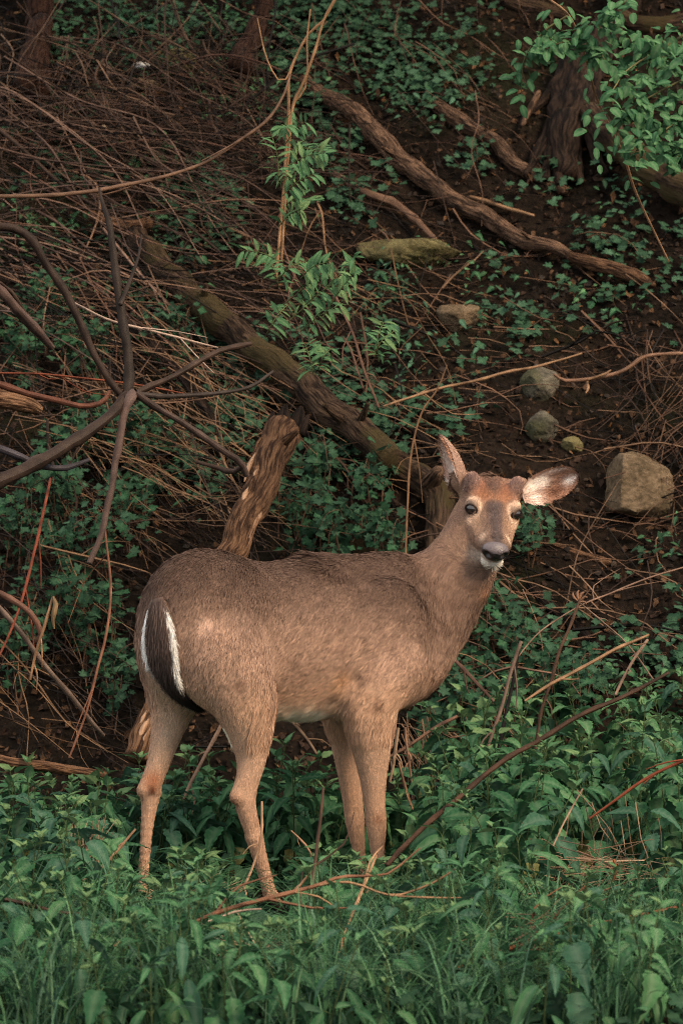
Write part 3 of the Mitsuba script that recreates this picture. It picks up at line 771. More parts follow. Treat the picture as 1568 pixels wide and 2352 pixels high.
    m1 = _h(P, N1, d, rng.uniform(0.012, 0.034, n1) * (1 - 0.6 * at_), np.full(n1, 0.0018), np.full(n1, 0.30), C * 0.95, np.clip(C * 1.15, 0, 0.9), rng)
    put(fresh(e + '__inner_hair'), shape_n(*m1))
    kk = rng.choice(len(f), n2); ww = rng.dirichlet([1, 1, 1], n2)
    P = (outer[f[kk]] * ww[:, :, None]).sum(1); N2 = -norm((vn[f[kk]] * ww[:, :, None]).sum(1)); C = (co[f[kk]] * ww[:, :, None]).sum(1)
    d = norm(ax + 0.3 * rng.normal(size=P.shape)); d = norm(d - (d * N2).sum(1, keepdims=True) * N2)
    C = C * np.exp(rng.normal(size=(n2, 1)) * 0.28)
    put(fresh(e + '__outer_hair'), shape_n(*_h(P, N2, d, np.full(n2, 0.007), np.full(n2, 0.0014), np.full(n2, 0.3), C * 0.7, C * 1.1, rng)))

def ears(deer, rng):
    ear(deer, at(1064, 1116, 0.315), at(1016, 998, 0.335), np.array([-0.97, -0.20, 0.1]), 0.108, rng, curl=0.60, prof=(.62, .80, .97, 1, .93, .78, .56, .34, .05))
    ear(deer, at(1200, 1141, 0.30), at(1327, 1086, 0.275), np.array([0.18, -1.0, -0.02]), 0.089, rng, curl=0.45)

def tail(deer, rng):
    path = [(368, 1378), (372, 1430), (378, 1485), (388, 1535), (412, 1580), (447, 1612)]
    wid = [0.022, 0.046, 0.052, 0.044, 0.030, 0.006]
    pts = []
    for (px, py) in path:
        q = ray_hit(sdf, px, py)
        if q is None:
            q = pts[-1] + at(px, py, pts[-1][1]) * 0
            q = at(px, py, pts[-1][1])
        nn = gradient(sdf, q[None])[0]
        pts.append(q + nn * 0.012)
    sp = spline(np.array(pts), 30)
    w = np.interp(np.linspace(0, 1, 30), np.linspace(0, 1, 6), wid)
    t = norm(np.gradient(sp, axis=0))
    nb = gradient(sdf, sp)
    nb = norm(nb - (nb * t).sum(1, keepdims=True) * t)
    sd = np.cross(t, nb)                                                          # towards the picture's left or right
    if (sd[:, 0]).mean() < 0:
        sd = -sd
    na = 19
    a = np.linspace(0, 2 * np.pi, na, endpoint=False)
    v = sp[:, None] + w[:, None, None] * (np.cos(a)[None, :, None] * sd[:, None] + 0.33 * np.sin(a)[None, :, None] * nb[:, None])
    nr = norm(np.cos(a)[None, :, None] * sd[:, None] * 0.4 + np.sin(a)[None, :, None] * nb[:, None])
    i, j = np.meshgrid(np.arange(29), np.arange(na), indexing='ij')
    q = np.stack([i * na + j, i * na + (j + 1) % na, (i + 1) * na + (j + 1) % na, (i + 1) * na + j], -1).reshape(-1, 4)
    f = np.vstack([q[:, [0, 1, 2]], q[:, [0, 2, 3]]])
    T_ = np.broadcast_to(np.linspace(0, 1, 30)[:, None], (30, na)).ravel(); AA = np.broadcast_to(np.cos(a)[None], (30, na)).ravel(); SS = np.broadcast_to(np.sin(a)[None], (30, na)).ravel()
    def color(tt, ac):
        dark = lin(98, 80, 72)[None] * (1 - ss(0.1, 0.75, tt))[:, None] + lin(30, 26, 26)[None] * ss(0.1, 0.75, tt)[:, None]
        wh = np.clip(ss(0.90, 0.99, np.abs(ac)) * (1 - ss(0.50, 0.62, tt)) * ss(0.03, 0.12, tt) + ss(0.80, 0.95, -ac) * (1 - ss(0.85, 1.0, tt)) * 0.55, 0, 1)[:, None]
        return dark * (1 - wh) + lin(246, 238, 230) * wh
    key = part(deer, 'tail', shape_n(v.reshape(-1, 3), f, nr.reshape(-1, 3), 'hide', color(T_, AA)))
    n = 15000
    kk = rng.choice(len(f), n); ww = rng.dirichlet([1, 1, 1], n)
    vv = v.reshape(-1, 3)
    P = (vv[f[kk]] * ww[:, :, None]).sum(1); N1 = norm((nr.reshape(-1, 3)[f[kk]] * ww[:, :, None]).sum(1))
    tt = (T_[f[kk]] * ww).sum(1); ac = (AA[f[kk]] * ww).sum(1); sc = (SS[f[kk]] * ww).sum(1)
    i0 = np.clip((tt * 29).astype(int), 0, 29)
    d = norm(t[i0] + sd[i0] * (ac * 0.28 * (1 - tt))[:, None] + 0.10 * rng.normal(size=P.shape))
    C = color(tt, ac) * np.exp(rng.normal(size=(n, 1)) * 0.25)
    m = sc > -0.6
    ln = rng.uniform(0.028, 0.052, n)
    put(fresh(key + '__tail_hair'), shape_n(*_h(P[m], N1[m], d[m], ln[m], np.full(m.sum(), 0.0022), np.full(m.sum(), 0.16), C[m] * 0.85, np.clip(C[m] * 1.1, 0, 0.85), rng)))
    # white fringe that spreads from under both edges of the tail
    for s, t0, t1, m in ((1, 0.05, 0.40, 520), (-1, 0.05, 0.48, 1900), (-1, 0.45, 0.95, 900)):
        u = rng.uniform(t0, t1, m); idx = np.clip((u * 29), 0, 28.99); i0 = idx.astype(int); fr = (idx - i0)[:, None]
        c0 = sp[i0] * (1 - fr) + sp[i0 + 1] * fr
        P = c0 + sd[i0] * s * (w[i0] * (rng.uniform(0.84, 1.06, m) if s > 0 else rng.uniform(0.92, 1.38, m)))[:, None] + nb[i0] * rng.uniform(-0.008, 0.006, (m, 1))
        d = norm(t[i0] + sd[i0] * s * 0.22 + 0.08 * rng.normal(size=P.shape))
        C = np.broadcast_to(lin(250, 244, 238) * (1.0 if t0 < 0.3 else 0.35), P.shape) * np.exp(rng.normal(size=(m, 1)) * 0.12)
        put(fresh(key + '__white_fringe'), shape_n(*_h(P, nb[i0], d, rng.uniform(0.025, 0.05, m), np.full(m, 0.0024), np.full(m, 0.08), C * 0.9, np.clip(C, 0, 0.9), rng)))

build_deer()
# ---------------------------------------------------------------- logs, trees, rocks, branches
def lie(pts, deg=2, sink=0.55, off=0.0):
    """(column, row, width) along a log lying on the bank -> centre line and radii: depths from the ground, evened out."""
    P = np.array([hit(px, py) for px, py, _ in pts])
    i = np.arange(len(P))
    y = np.polyval(np.polyfit(i, P[:, 1], min(deg, len(P) - 1)), i)
    y = y - max(0, (y - P[:, 1]).max() * 0.5)
    r = np.array([w for *_, w in pts]) / 2 * (CAM_D + y) / 8200.0
    return np.array([at(px, py, yy - off - rr * sink) for (px, py, _), yy, rr in zip(pts, y, r)]), r

def deep(pts):
    """(column, row, width, depth) -> centre line and radii."""
    return np.array([at(px, py, y) for px, py, w, y in pts]), np.array([w / 2 * (CAM_D + y) / 8200.0 for px, py, w, y in pts])

def limb(c, r, sides=8, rough=0.15, seed=0, step=0.035):
    n = int(np.clip(np.linalg.norm(np.diff(c, axis=0), axis=1).sum() / step, 6, 170))
    s = spline(np.hstack([c, r[:, None]]), n)
    j = meshkit.fbm(np.stack([s[:, 0] * 7 + seed, s[:, 1] * 7, s[:, 2] * 7], 1), 2, seed % 50) - 0.5
    j2 = meshkit.fbm(np.stack([s[:, 0] * 7 + seed, s[:, 1] * 7 + 31, s[:, 2] * 7], 1), 2, seed % 50 + 1) - 0.5
    p = s[:, :3].copy(); p[:, 0] += j * r.mean() * 1.2; p[:, 2] += j2 * r.mean() * 1.2
    rr = s[:, 3].copy()
    v, f, uv = tube(p, rr, sides, rough=rough, seed=seed)
    if sides >= 14:                                                               # furrows that run along the wood
        m = n * (sides + 1); ax = np.repeat(p, sides + 1, 0); w = v[:m] - ax
        q = np.stack([np.cos(uv[:m, 0] / rr.mean()) * 4.2, np.sin(uv[:m, 0] / rr.mean()) * 4.2, uv[:m, 1] * 9], 1)
        g = meshkit.fbm(q + seed, 4, 6) - 0.5; g2 = meshkit.fbm(q * [2.6, 2.6, 2.0] + seed, 3, 7) - 0.5
        v[:m] = ax + w * (1 + 0.22 * g + 0.20 * g2)[:, None]
    return v, f, uv

_seed = [100]
def log(name, label, category, pts, mat, deg=2, knots=0, sink=0.55, rough=0.28, off=0.0, sides=26, tint=None):
    c, r = deep(pts) if len(pts[0]) == 4 else lie(pts, deg, sink, off)
    _seed[0] += 1
    key = thing(name, label, category)
    v, f, uv = limb(c, r, sides, rough * 0.7, _seed[0], 0.012)
    put(key + '__trunk', mikit.ply((v, f), mat, smooth=True, uv=uv))
    rng = np.random.default_rng(_seed[0])
    for _ in range(knots):                                                       # stubs of lost side branches
        k = rng.uniform(0.1, 0.9) * (len(c) - 1); i = int(k); q = c[i] + (k - i) * (c[i + 1] - c[i]); rr = r[i]
        d = norm(np.array([rng.normal() * 0.5, -0.8, rng.uniform(0.2, 1.0)]))
        ln = rng.uniform(1.5, 3.2) * rr
        v, f, uv = tube(np.array([q, q + d * (rr * 0.9), q + d * ln]), [rr * 0.45, rr * 0.3, rr * 0.16], 8, rough=0.25, seed=_seed[0])
        part(key, 'stub', mikit.ply((v, f), mat, smooth=True, uv=uv))
    return key, c, r

def rock(name, label, px, py, hw, hh, mat, seed, sink=0.35):
    p = hit(px, py + hh * 0.5); y = p[1] - (0.22 if 'stone' in name else 0.0); s = (CAM_D + y) / 8200.0
    v, f = ball(26, 40)
    a = v.copy()
    rng = np.random.default_rng(seed)
    for _ in range(24):                                                          # flat faces, as broken stone has
        g = norm(rng.normal(size=3)); d = rng.uniform(0.58, 0.92)
        e = a @ g - d
        a -= np.where(e > 0, e * 0.86, 0)[:, None] * g
    a *= (1 + 0.22 * (meshkit.fbm(v * 1.7 + seed, 4, seed) - 0.5))[:, None]
    a += v * (0.10 * (meshkit.fbm(v * 7 + seed, 3, seed + 1) - 0.5))[:, None]
    a = a @ np.array([[hw * s * 1.1, 0, 0], [0, (hw + hh) * 0.5 * s, 0], [0, 0, hh * s * 1.15]])
    c = at(px, py, y - 0.02 * hw * s)
    key = thing(name, label, 'rock')
    put(key, mikit.ply((a + c, f), mat, smooth=38))

def woods():
    # the mossy log that crosses behind the deer, and its broken neighbour
    key, c, r = log('fallen_log', 'thick mossy brown log fallen diagonally across the bank behind the deer', 'log',
        [(305, 538, 52), (345, 585, 54), (395, 640, 58), (445, 688, 62), (500, 732, 64), (560, 785, 68), (625, 832, 66), (690, 884, 64), (760, 946, 68), (834, 1006, 70), (900, 1068, 72)], 'mossy_bark', 2, knots=3, sink=0.95, off=0.15)
    q = c[-1]; e = q[1]
    b = [(895, 1062, 76), (950, 1096, 80), (992, 1130, 72), (1006, 1190, 62), (1006, 1290, 60), (1004, 1400, 58), (1003, 1500, 56)]
    cb, rb = lie(b, 2, 0.9)
    cb[0] = c[-1] * 0.5 + cb[0] * 0.5
    v, f, uv = limb(cb, rb, 26, 0.2, 5, 0.012)
    e = cb[2][1]
    put(key + '__bent_end', mikit.ply((v, f), 'mossy_bark', smooth=True, uv=uv))
    v, f, uv = limb(*deep([(985, 1110, 46, e - 0.03), (1000, 1090, 36, e - 0.08), (1008, 1078, 26, e - 0.1)]), 12, 0.2, 6, 0.01)
    part(key, 'stub', mikit.ply((v, f), 'pale_bark', smooth=True, uv=uv))
    key, c, r = log('leaning_log', 'barkless orange-brown log with splintered pale wood leaning behind the deer rump', 'log',
        [(668, 966, 40, 2.30), (652, 990, 80, 2.25), (622, 1045, 78, 2.15), (592, 1118, 75, 2.05), (563, 1192, 72, 1.95), (530, 1275, 68, 1.85), (430, 1500, 70, 1.62), (352, 1665, 62, 1.45), (312, 1745, 54, 1.36)], 'rotten_wood', knots=1)
    rng = np.random.default_rng(5)
    for k in range(40):                                                          # strips of torn, paler wood along it
        t = rng.uniform(0.12, 0.56) if k < 32 else rng.uniform(0.84, 0.98)
        i = t * (len(c) - 1); j = int(i); q = c[j] + (i - j) * (c[j + 1] - c[j]); d = norm(c[j + 1] - c[j]); rr = r[j] + (i - j) * (r[j + 1] - r[j])
        sd = norm(np.cross(d, [0, -1.0, 0])); a = rng.normal() * 0.6
        o = rr * (np.cos(a) * np.array([0, -1.0, 0]) + np.sin(a) * sd); ln = rng.uniform(0.05, 0.17)
        v, f, uv = tube(np.array([q + o * 1.02 - d * ln / 2, q + o * 1.13, q + o * 1.03 + d * ln / 2]), [0.002, rng.uniform(0.005, 0.011), 0.002], 6, rough=0.3, seed=k)
        part(key, 'splinter', mikit.ply((v, f), 'peeled_pale' if k % 3 == 0 or k > 31 else 'peeled_wood', smooth=True, uv=uv))
    for dx, dy, w in ((-34, -12, 26), (-10, -26, 34), (22, -22, 30), (40, -4, 24)):
        v, f, uv = limb(*deep([(655 + dx * 0.8, 1000, w * 1.3, 2.25), (657 + dx, 972 + dy * 0.5, w, 2.26), (664 + dx * 1.1, 956 + dy, w * 0.25, 2.27)]), 8, 0.35, 9 + dx, 0.012)
        part(key, 'jagged_end', mikit.ply((v, f), 'dark_bark', smooth=True, uv=uv))
    log('long_pale_log', 'long straight brown log with bare streaks running down the upper bank', 'log',
        [(690, 178, 34), (760, 228, 42), (814, 262, 44), (884, 332, 46), (949, 396, 44), (1024, 446, 42), (1104, 497, 40), (1184, 537, 36), (1234, 556, 34), (1290, 578, 28), (1316, 588, 16)], 'pale_bark', 2, knots=2, off=0.05)
    log('short_tan_log', 'short knobbly tan log lying between the long log and the dark tree base', 'log',
        [(1000, 246, 30), (1034, 268, 38), (1080, 294, 36), (1124, 316, 30), (1164, 356, 36), (1200, 384, 34), (1264, 422, 30), (1300, 440, 22)], 'pale_bark', 2, knots=2)
    log('red_rotten_log', 'short reddish rotten log at the right, below the end of the long log', 'log', [(1310, 586, 20), (1360, 604, 30), (1420, 622, 34), (1474, 642, 28), (1500, 656, 12)], 'rotten_wood', 1, off=0.09)
    log('dark_log', 'black damp log running down behind the ear of the deer', 'log', [(880, 935, 16), (930, 975, 24), (985, 1022, 26), (1040, 1066, 24), (1090, 1110, 16)], 'dark_bark', 1)
    log('dark_log', 'black damp log half buried in twigs above the forked branch', 'log', [(186, 668, 22), (250, 703, 28), (300, 748, 30), (345, 778, 26), (400, 850, 24), (455, 920, 26), (508, 1008, 24)], 'dark_bark', 1, off=0.12)
    log('dark_log', 'black damp log in the undergrowth right of the deer chest', 'log', [(1215, 1340, 20), (1270, 1400, 28), (1330, 1455, 28), (1400, 1510, 24), (1470, 1560, 18)], 'dark_bark', 1)
    log('brown_log', 'thin reddish brown log lying at the left edge above the nettles', 'log', [(-30, 1742, 22, 1.0), (75, 1757, 26, 1.0), (150, 1771, 24, 1.02), (245, 1784, 20, 1.05)], 'rotten_wood')
    log('brown_log', 'frayed brown log end poking in from the left edge among twigs', 'log', [(-40, 905, 44, 1.6), (20, 918, 44, 1.6), (70, 930, 38, 1.62), (96, 942, 22, 1.63)], 'peeled_wood')
    log('brown_log', 'round brown log high at the top right corner', 'log', [(1420, 34, 44), (1470, 56, 50), (1530, 58, 52), (1640, 48, 54)], 'mossy_bark', 1)
    log('brown_log', 'thinner brown log under the round one at the top right corner', 'log', [(1415, 96, 26), (1480, 104, 30), (1540, 106, 30), (1640, 112, 30)], 'mossy_bark', 1)
    log('brown_log', 'dark log along the top edge left of the dark tree base', 'log', [(1080, -22, 40), (1150, -4, 44), (1220, 14, 42), (1300, 30, 36)], 'mossy_bark', 1)
    log('brown_log', 'broad brown log sloping down to the right edge behind hanging leaves', 'log', [(1352, 246, 46), (1385, 290, 58), (1430, 345, 66), (1500, 400, 70), (1600, 462, 72)], 'mossy_bark', 1, off=0.14)
    log('brown_log', 'dim brown log low in the brush under the pale stone at the top left', 'log', [(120, 232, 16), (200, 230, 20), (290, 226, 22), (380, 214, 20)], 'rotten_wood', 1)
    log('brown_log', 'brown log end in the brush above the mossy log', 'log', [(208, 496, 24), (250, 510, 30), (300, 520, 34), (345, 512, 26)], 'rotten_wood', 1, off=0.15)
    log('brown_log', 'thin brown log on the bare soil right of the deer head', 'log', [(1270, 1248, 12), (1320, 1268, 18), (1370, 1282, 20), (1402, 1292, 14)], 'rotten_wood', 1)
    # standing trees
    def tree(label, pts, mat, roots=(), seed=0):
        c, r = lie(pts, 1, 0.2, 0.25 if not roots else 0.05)
        up = c[0] + np.array([0.25 * (c[0] - c[1])[0] / max(1e-3, np.linalg.norm(c[0] - c[1])), 0.3, 3.2])
        c2 = np.vstack([up, c]); r2 = np.r_[r[0] * 0.7, r]
        key = thing('tree', label, 'tree')
        v, f, uv = limb(c2, r2, 22, 0.35, seed, 0.03)
        put(key + '__trunk', mikit.ply((v, f), mat, smooth=True, uv=uv))
        for k, p in enumerate(roots):
            cc, rr = lie(p, 2, 0.3, 0.06)
            v, f, uv = limb(cc, rr, 10, 0.3, seed + k, 0.025)
            part(key, 'root', mikit.ply((v, f), mat, smooth=True, uv=uv))
        rng = np.random.default_rng(seed)
        crown = Mesh()
        for k in range(8):                                                        # limbs, above the picture
            a = rng.uniform(0, 2 * np.pi); q = c2[0] + (c[0] - c2[0]) * rng.uniform(0, 0.35)
            e = q + np.array([math.cos(a) * rng.uniform(1.2, 2.8), -0.5 + math.sin(a) * rng.uniform(1.2, 2.6), rng.uniform(0.2, 1.5)])
            cc = spline(np.array([q, (q + e) / 2 + [0, 0, 0.15], e]), 12)
            v, f, uv = tube(cc, np.linspace(r[0] * 0.35, 0.008, 12), 7)
            part(key, 'limb', mikit.ply((v, f), mat, smooth=True, uv=uv))
            for _ in range(1000):
                o = cc[rng.integers(3, 12)] + rng.normal(size=3) * np.array([0.55, 0.55, 0.32])
                o[2] = max(o[2], CAM_H + 0.165 * (CAM_D + o[1]))
                v, f, uv, _ = CROWN_LEAF[rng.integers(len(CROWN_LEAF))]
                M = frame(o, rng.normal(size=3), np.array([0, 0, 1.0]) + 0.5 * rng.normal(size=3), rng.uniform(0.12, 0.20))
                crown.add(v @ M[:3, :3].T + M[:3, 3], f, uv)
        part(key, 'crown', crown.build('leaf_mat'))
        labels[key + '__crown'] = {'label': 'leaves of the tree above the picture', 'kind': 'stuff'}
        return key
    tree('dark tree trunk standing at the top left corner', [(96, -20, 62), (88, 60, 62), (80, 140, 66), (70, 205, 84)], 'red_bark', seed=3)
    tree('narrow dark tree trunk leaning at the top, left of centre', [(600, -20, 44), (586, 50, 44), (566, 110, 48), (552, 160, 56)], 'red_bark', seed=4)
    tree('black old tree base with spreading roots at the upper right', [(1430, -30, 84), (1390, 60, 84), (1352, 130, 96), (1322, 200, 112), (1305, 270, 104), (1300, 340, 80), (1298, 400, 50)], 'dark_bark',
         [[(1330, 150, 50), (1290, 240, 46), (1256, 320, 36), (1230, 372, 28), (1208, 402, 16)], [(1340, 170, 50), (1290, 280, 40), (1264, 360, 30), (1252, 412, 18)], [(1320, 230, 44), (1292, 330, 36), (1284, 380, 30), (1280, 424, 18)], [(1330, 230, 46), (1318, 320, 36), (1322, 380, 30), (1330, 420, 16)],
          [(1345, 210, 50), (1352, 290, 40), (1368, 350, 30), (1386, 398, 18)], [(1352, 180, 40), (1376, 262, 34), (1398, 332, 24), (1412, 380, 14)], [(1325, 170, 36), (1282, 196, 30), (1240, 236, 22), (1204, 276, 16), (1190, 300, 8)], [(1350, 130, 30), (1300, 150, 22), (1262, 190, 14)], [(1310, 270, 24), (1272, 300, 20), (1244, 350, 14), (1236, 400, 8)]], seed=6)
    log('root_stub', 'small broken pale root stub left of the black tree base', 'stub', [(1236, 212, 12), (1222, 238, 14), (1206, 272, 14), (1196, 286, 8)], 'pale_bark', 1, sides=9, off=0.1)
    # rocks
    rock('boulder', 'large ochre boulder on the bare soil right of the deer head', 1468, 1124, 94, 84, 'ochre_stone', 3)
    rock('rock', 'long low mossy rock half buried in the middle of the bank', 925, 580, 128, 44, 'mossy_stone', 4)
    rock('rock', 'ochre rock behind leaves below the long low mossy rock', 1055, 732, 54, 40, 'ochre_stone', 8)
    rock('rock', 'grey round rock under the thin horizontal twig', 1234, 884, 48, 46, 'grey_stone', 6)
    rock('rock', 'grey angular rock above right of the deer head', 1240, 986, 48, 40, 'grey_stone', 7)
    rock('rock', 'small tan rock between the grey angular rock and the boulder', 1315, 1026, 26, 22, 'mossy_stone', 9)
    rock('rock', 'dark mossy rock beside the white stone at the top left', 398, 148, 52, 34, 'mossy_stone', 10)
    rock('rock', 'flat brown rock below the white stone at the top left', 330, 198, 44, 22, 'ochre_stone', 11)
    rock('rock', 'mossy rock between the leaning log and the bent log end', 668, 1172, 34, 34, 'mossy_stone', 12)
    rock('stone', 'small white stone in the brush at the top left', 325, 148, 19, 8, 'white_stone', 13)
    rock('stone', 'small round cream stone in the brush near the left edge', 76, 199, 9, 8, 'cream_stone', 14)
    rock('stone', 'small round cream stone in the middle of the upper left brush', 239, 292, 8, 6, 'cream_stone', 15)
woods()
# ---------------------------------------------------------------- bare branches and twigs, one by one
BROWN, RED, TAN, GREY, PALE, BLACK, PINK = (0.058, 0.036, 0.027), (0.26, 0.062, 0.024), (0.27, 0.155, 0.085), (0.055, 0.041, 0.035), (0.48, 0.34, 0.27), (0.014, 0.011, 0.010), (0.110, 0.070, 0.058)
def twig_mesh(c, r, color, seed, sides=6, rough=0.10, step=0.03, light=5):
    n = int(np.clip(np.linalg.norm(np.diff(c, axis=0), axis=1).sum() / step, 5, 70))
    s = spline(np.hstack([c, r[:, None]]), n)
    q = np.stack([s[:, 0] * 6 + seed, s[:, 1] * 6, s[:, 2] * 6], 1)
    k = r.mean() * 1.6
    p = s[:, :3] + k * np.stack([meshkit.fbm(q, 2, 1) - 0.5, meshkit.fbm(q + 40, 2, 2) - 0.5, meshkit.fbm(q + 80, 2, 3) - 0.5], 1)
    rr = s[:, 3].copy()
    rr[2:-2:5] *= 1.18                                                            # nodes
    if r.mean() > 0.006:
        sides, rough = 10, 0.24
    v, f, uv = tube(p, rr, sides, rough=rough, seed=seed)
    g = meshkit.fbm(v * 38 + seed, 3, 5)
    c0 = np.asarray(color, float) * 0.72
    return v, f, code(pal(c0 * 0.4, c0 * 1.6), g * 1.6 - 0.3, light)

def forked(v, f, uv, c, r, color, seed, light, n):
    """The twig with n side shoots, as one mesh."""
    rng = np.random.default_rng(seed); m = Mesh(); m.add(v, f, uv)
    L = np.linalg.norm(c[-1] - c[0]); d0 = norm(c[-1] - c[0])
    for _ in range(n):
        k = rng.uniform(0.15, 0.8) * (len(c) - 1); i = int(k); q = c[i] + (k - i) * (c[i + 1] - c[i])
        d = norm(d0 + 0.75 * norm(rng.normal(size=3))); l = L * rng.uniform(0.10, 0.38)
        p = np.array([q, q + d * l * 0.5 + rng.normal(size=3) * 0.05 * l, q + norm(d + 0.35 * d0) * l])
        a, b, w = twig_mesh(p, np.array([0.7, 0.5, 0.3]) * r[i], color, seed + 7, 4, 0.0, 0.05, light)
        m.add(a, b, w)
    return np.vstack(m.v), np.vstack(m.f), np.vstack(m.uv)

def branch(name, label, pts, color, forks=(), category='branch', sides=7):
    _seed[0] += 1
    key = thing(name, label, category)
    c, r = deep(pts)
    v, f, col = forked(*twig_mesh(c, r, color, _seed[0], sides), c, r, color, _seed[0], 5, 2 if r.mean() < 0.006 else 0)
    put(key if not forks else key + '__stem', mikit.ply((v, f), 'twig_mat', smooth=True, uv=col))
    for k, (fp, fc) in enumerate(forks):
        c, r = deep(fp)
        v, f, col = twig_mesh(c, r, fc, _seed[0] + 31 * (k + 1), sides)
        part(key, 'side_branch', mikit.ply((v, f), 'twig_mat', smooth=True, uv=col))
    return key

def D(y, *pts):
    """Column, row, width points at a common depth (y) or from one depth to another (y = (a, b))."""
    a, b = (y, y) if np.isscalar(y) else y
    n = len(pts)
    return [(px, py, w, a + (b - a) * i / max(1, n - 1)) for i, (px, py, w) in enumerate(pts)]

BANK = [(80, 110, 'in the brush by the top left trunk'), (330, 200, 'in the brush by the white stone'), (520, 300, 'in the brush left of the sapling'), (120, 330, 'in the upper left brush'), (120, 480, 'in the brush under the arching sprout'), (350, 480, 'in the brush above the mossy log'),
        (80, 680, 'in the brush over the forked branch, left edge'), (280, 680, 'crossing the upright arm of the forked branch'), (470, 640, 'by the upper half of the mossy log'), (420, 860, 'by the right arms of the forked branch'), (120, 950, 'by the stout arm of the forked branch'), (560, 950, 'just below the middle of the mossy log'),
        (420, 1120, 'left of the leaning log'), (330, 1230, 'in the brush above the deer rump'), (100, 1200, 'in the leaves at the left edge'), (120, 1550, 'by the spotted dead branch'), (640, 560, 'at the foot of the sapling'), (720, 1100, 'between the leaning log and the bent log end'), (820, 820, 'by the two side by side sprouts'), (900, 560, 'by the long low mossy rock'),
        (900, 300, 'by the long straight log'), (1150, 330, 'by the short tan log'), (1080, 760, 'by the ochre rock'), (1240, 900, 'by the grey rocks'), (1420, 820, 'on the bank near the right edge'), (1500, 1000, 'in the thicket above the boulder'), (1300, 1180, 'on the soil below the boulder'), (1480, 1280, 'on the soil at the right edge'), (1250, 1420, 'by the withered herb'), (1430, 1480, 'by the tan stick'), (1060, 1600, 'right of the deer chest'), (1150, 1720, 'by the snapped twigs right of the deer')]
def nearest(places, px, py):
    return min(places, key=lambda t: (t[0] - px) ** 2 + (t[1] - py) ** 2)[2]

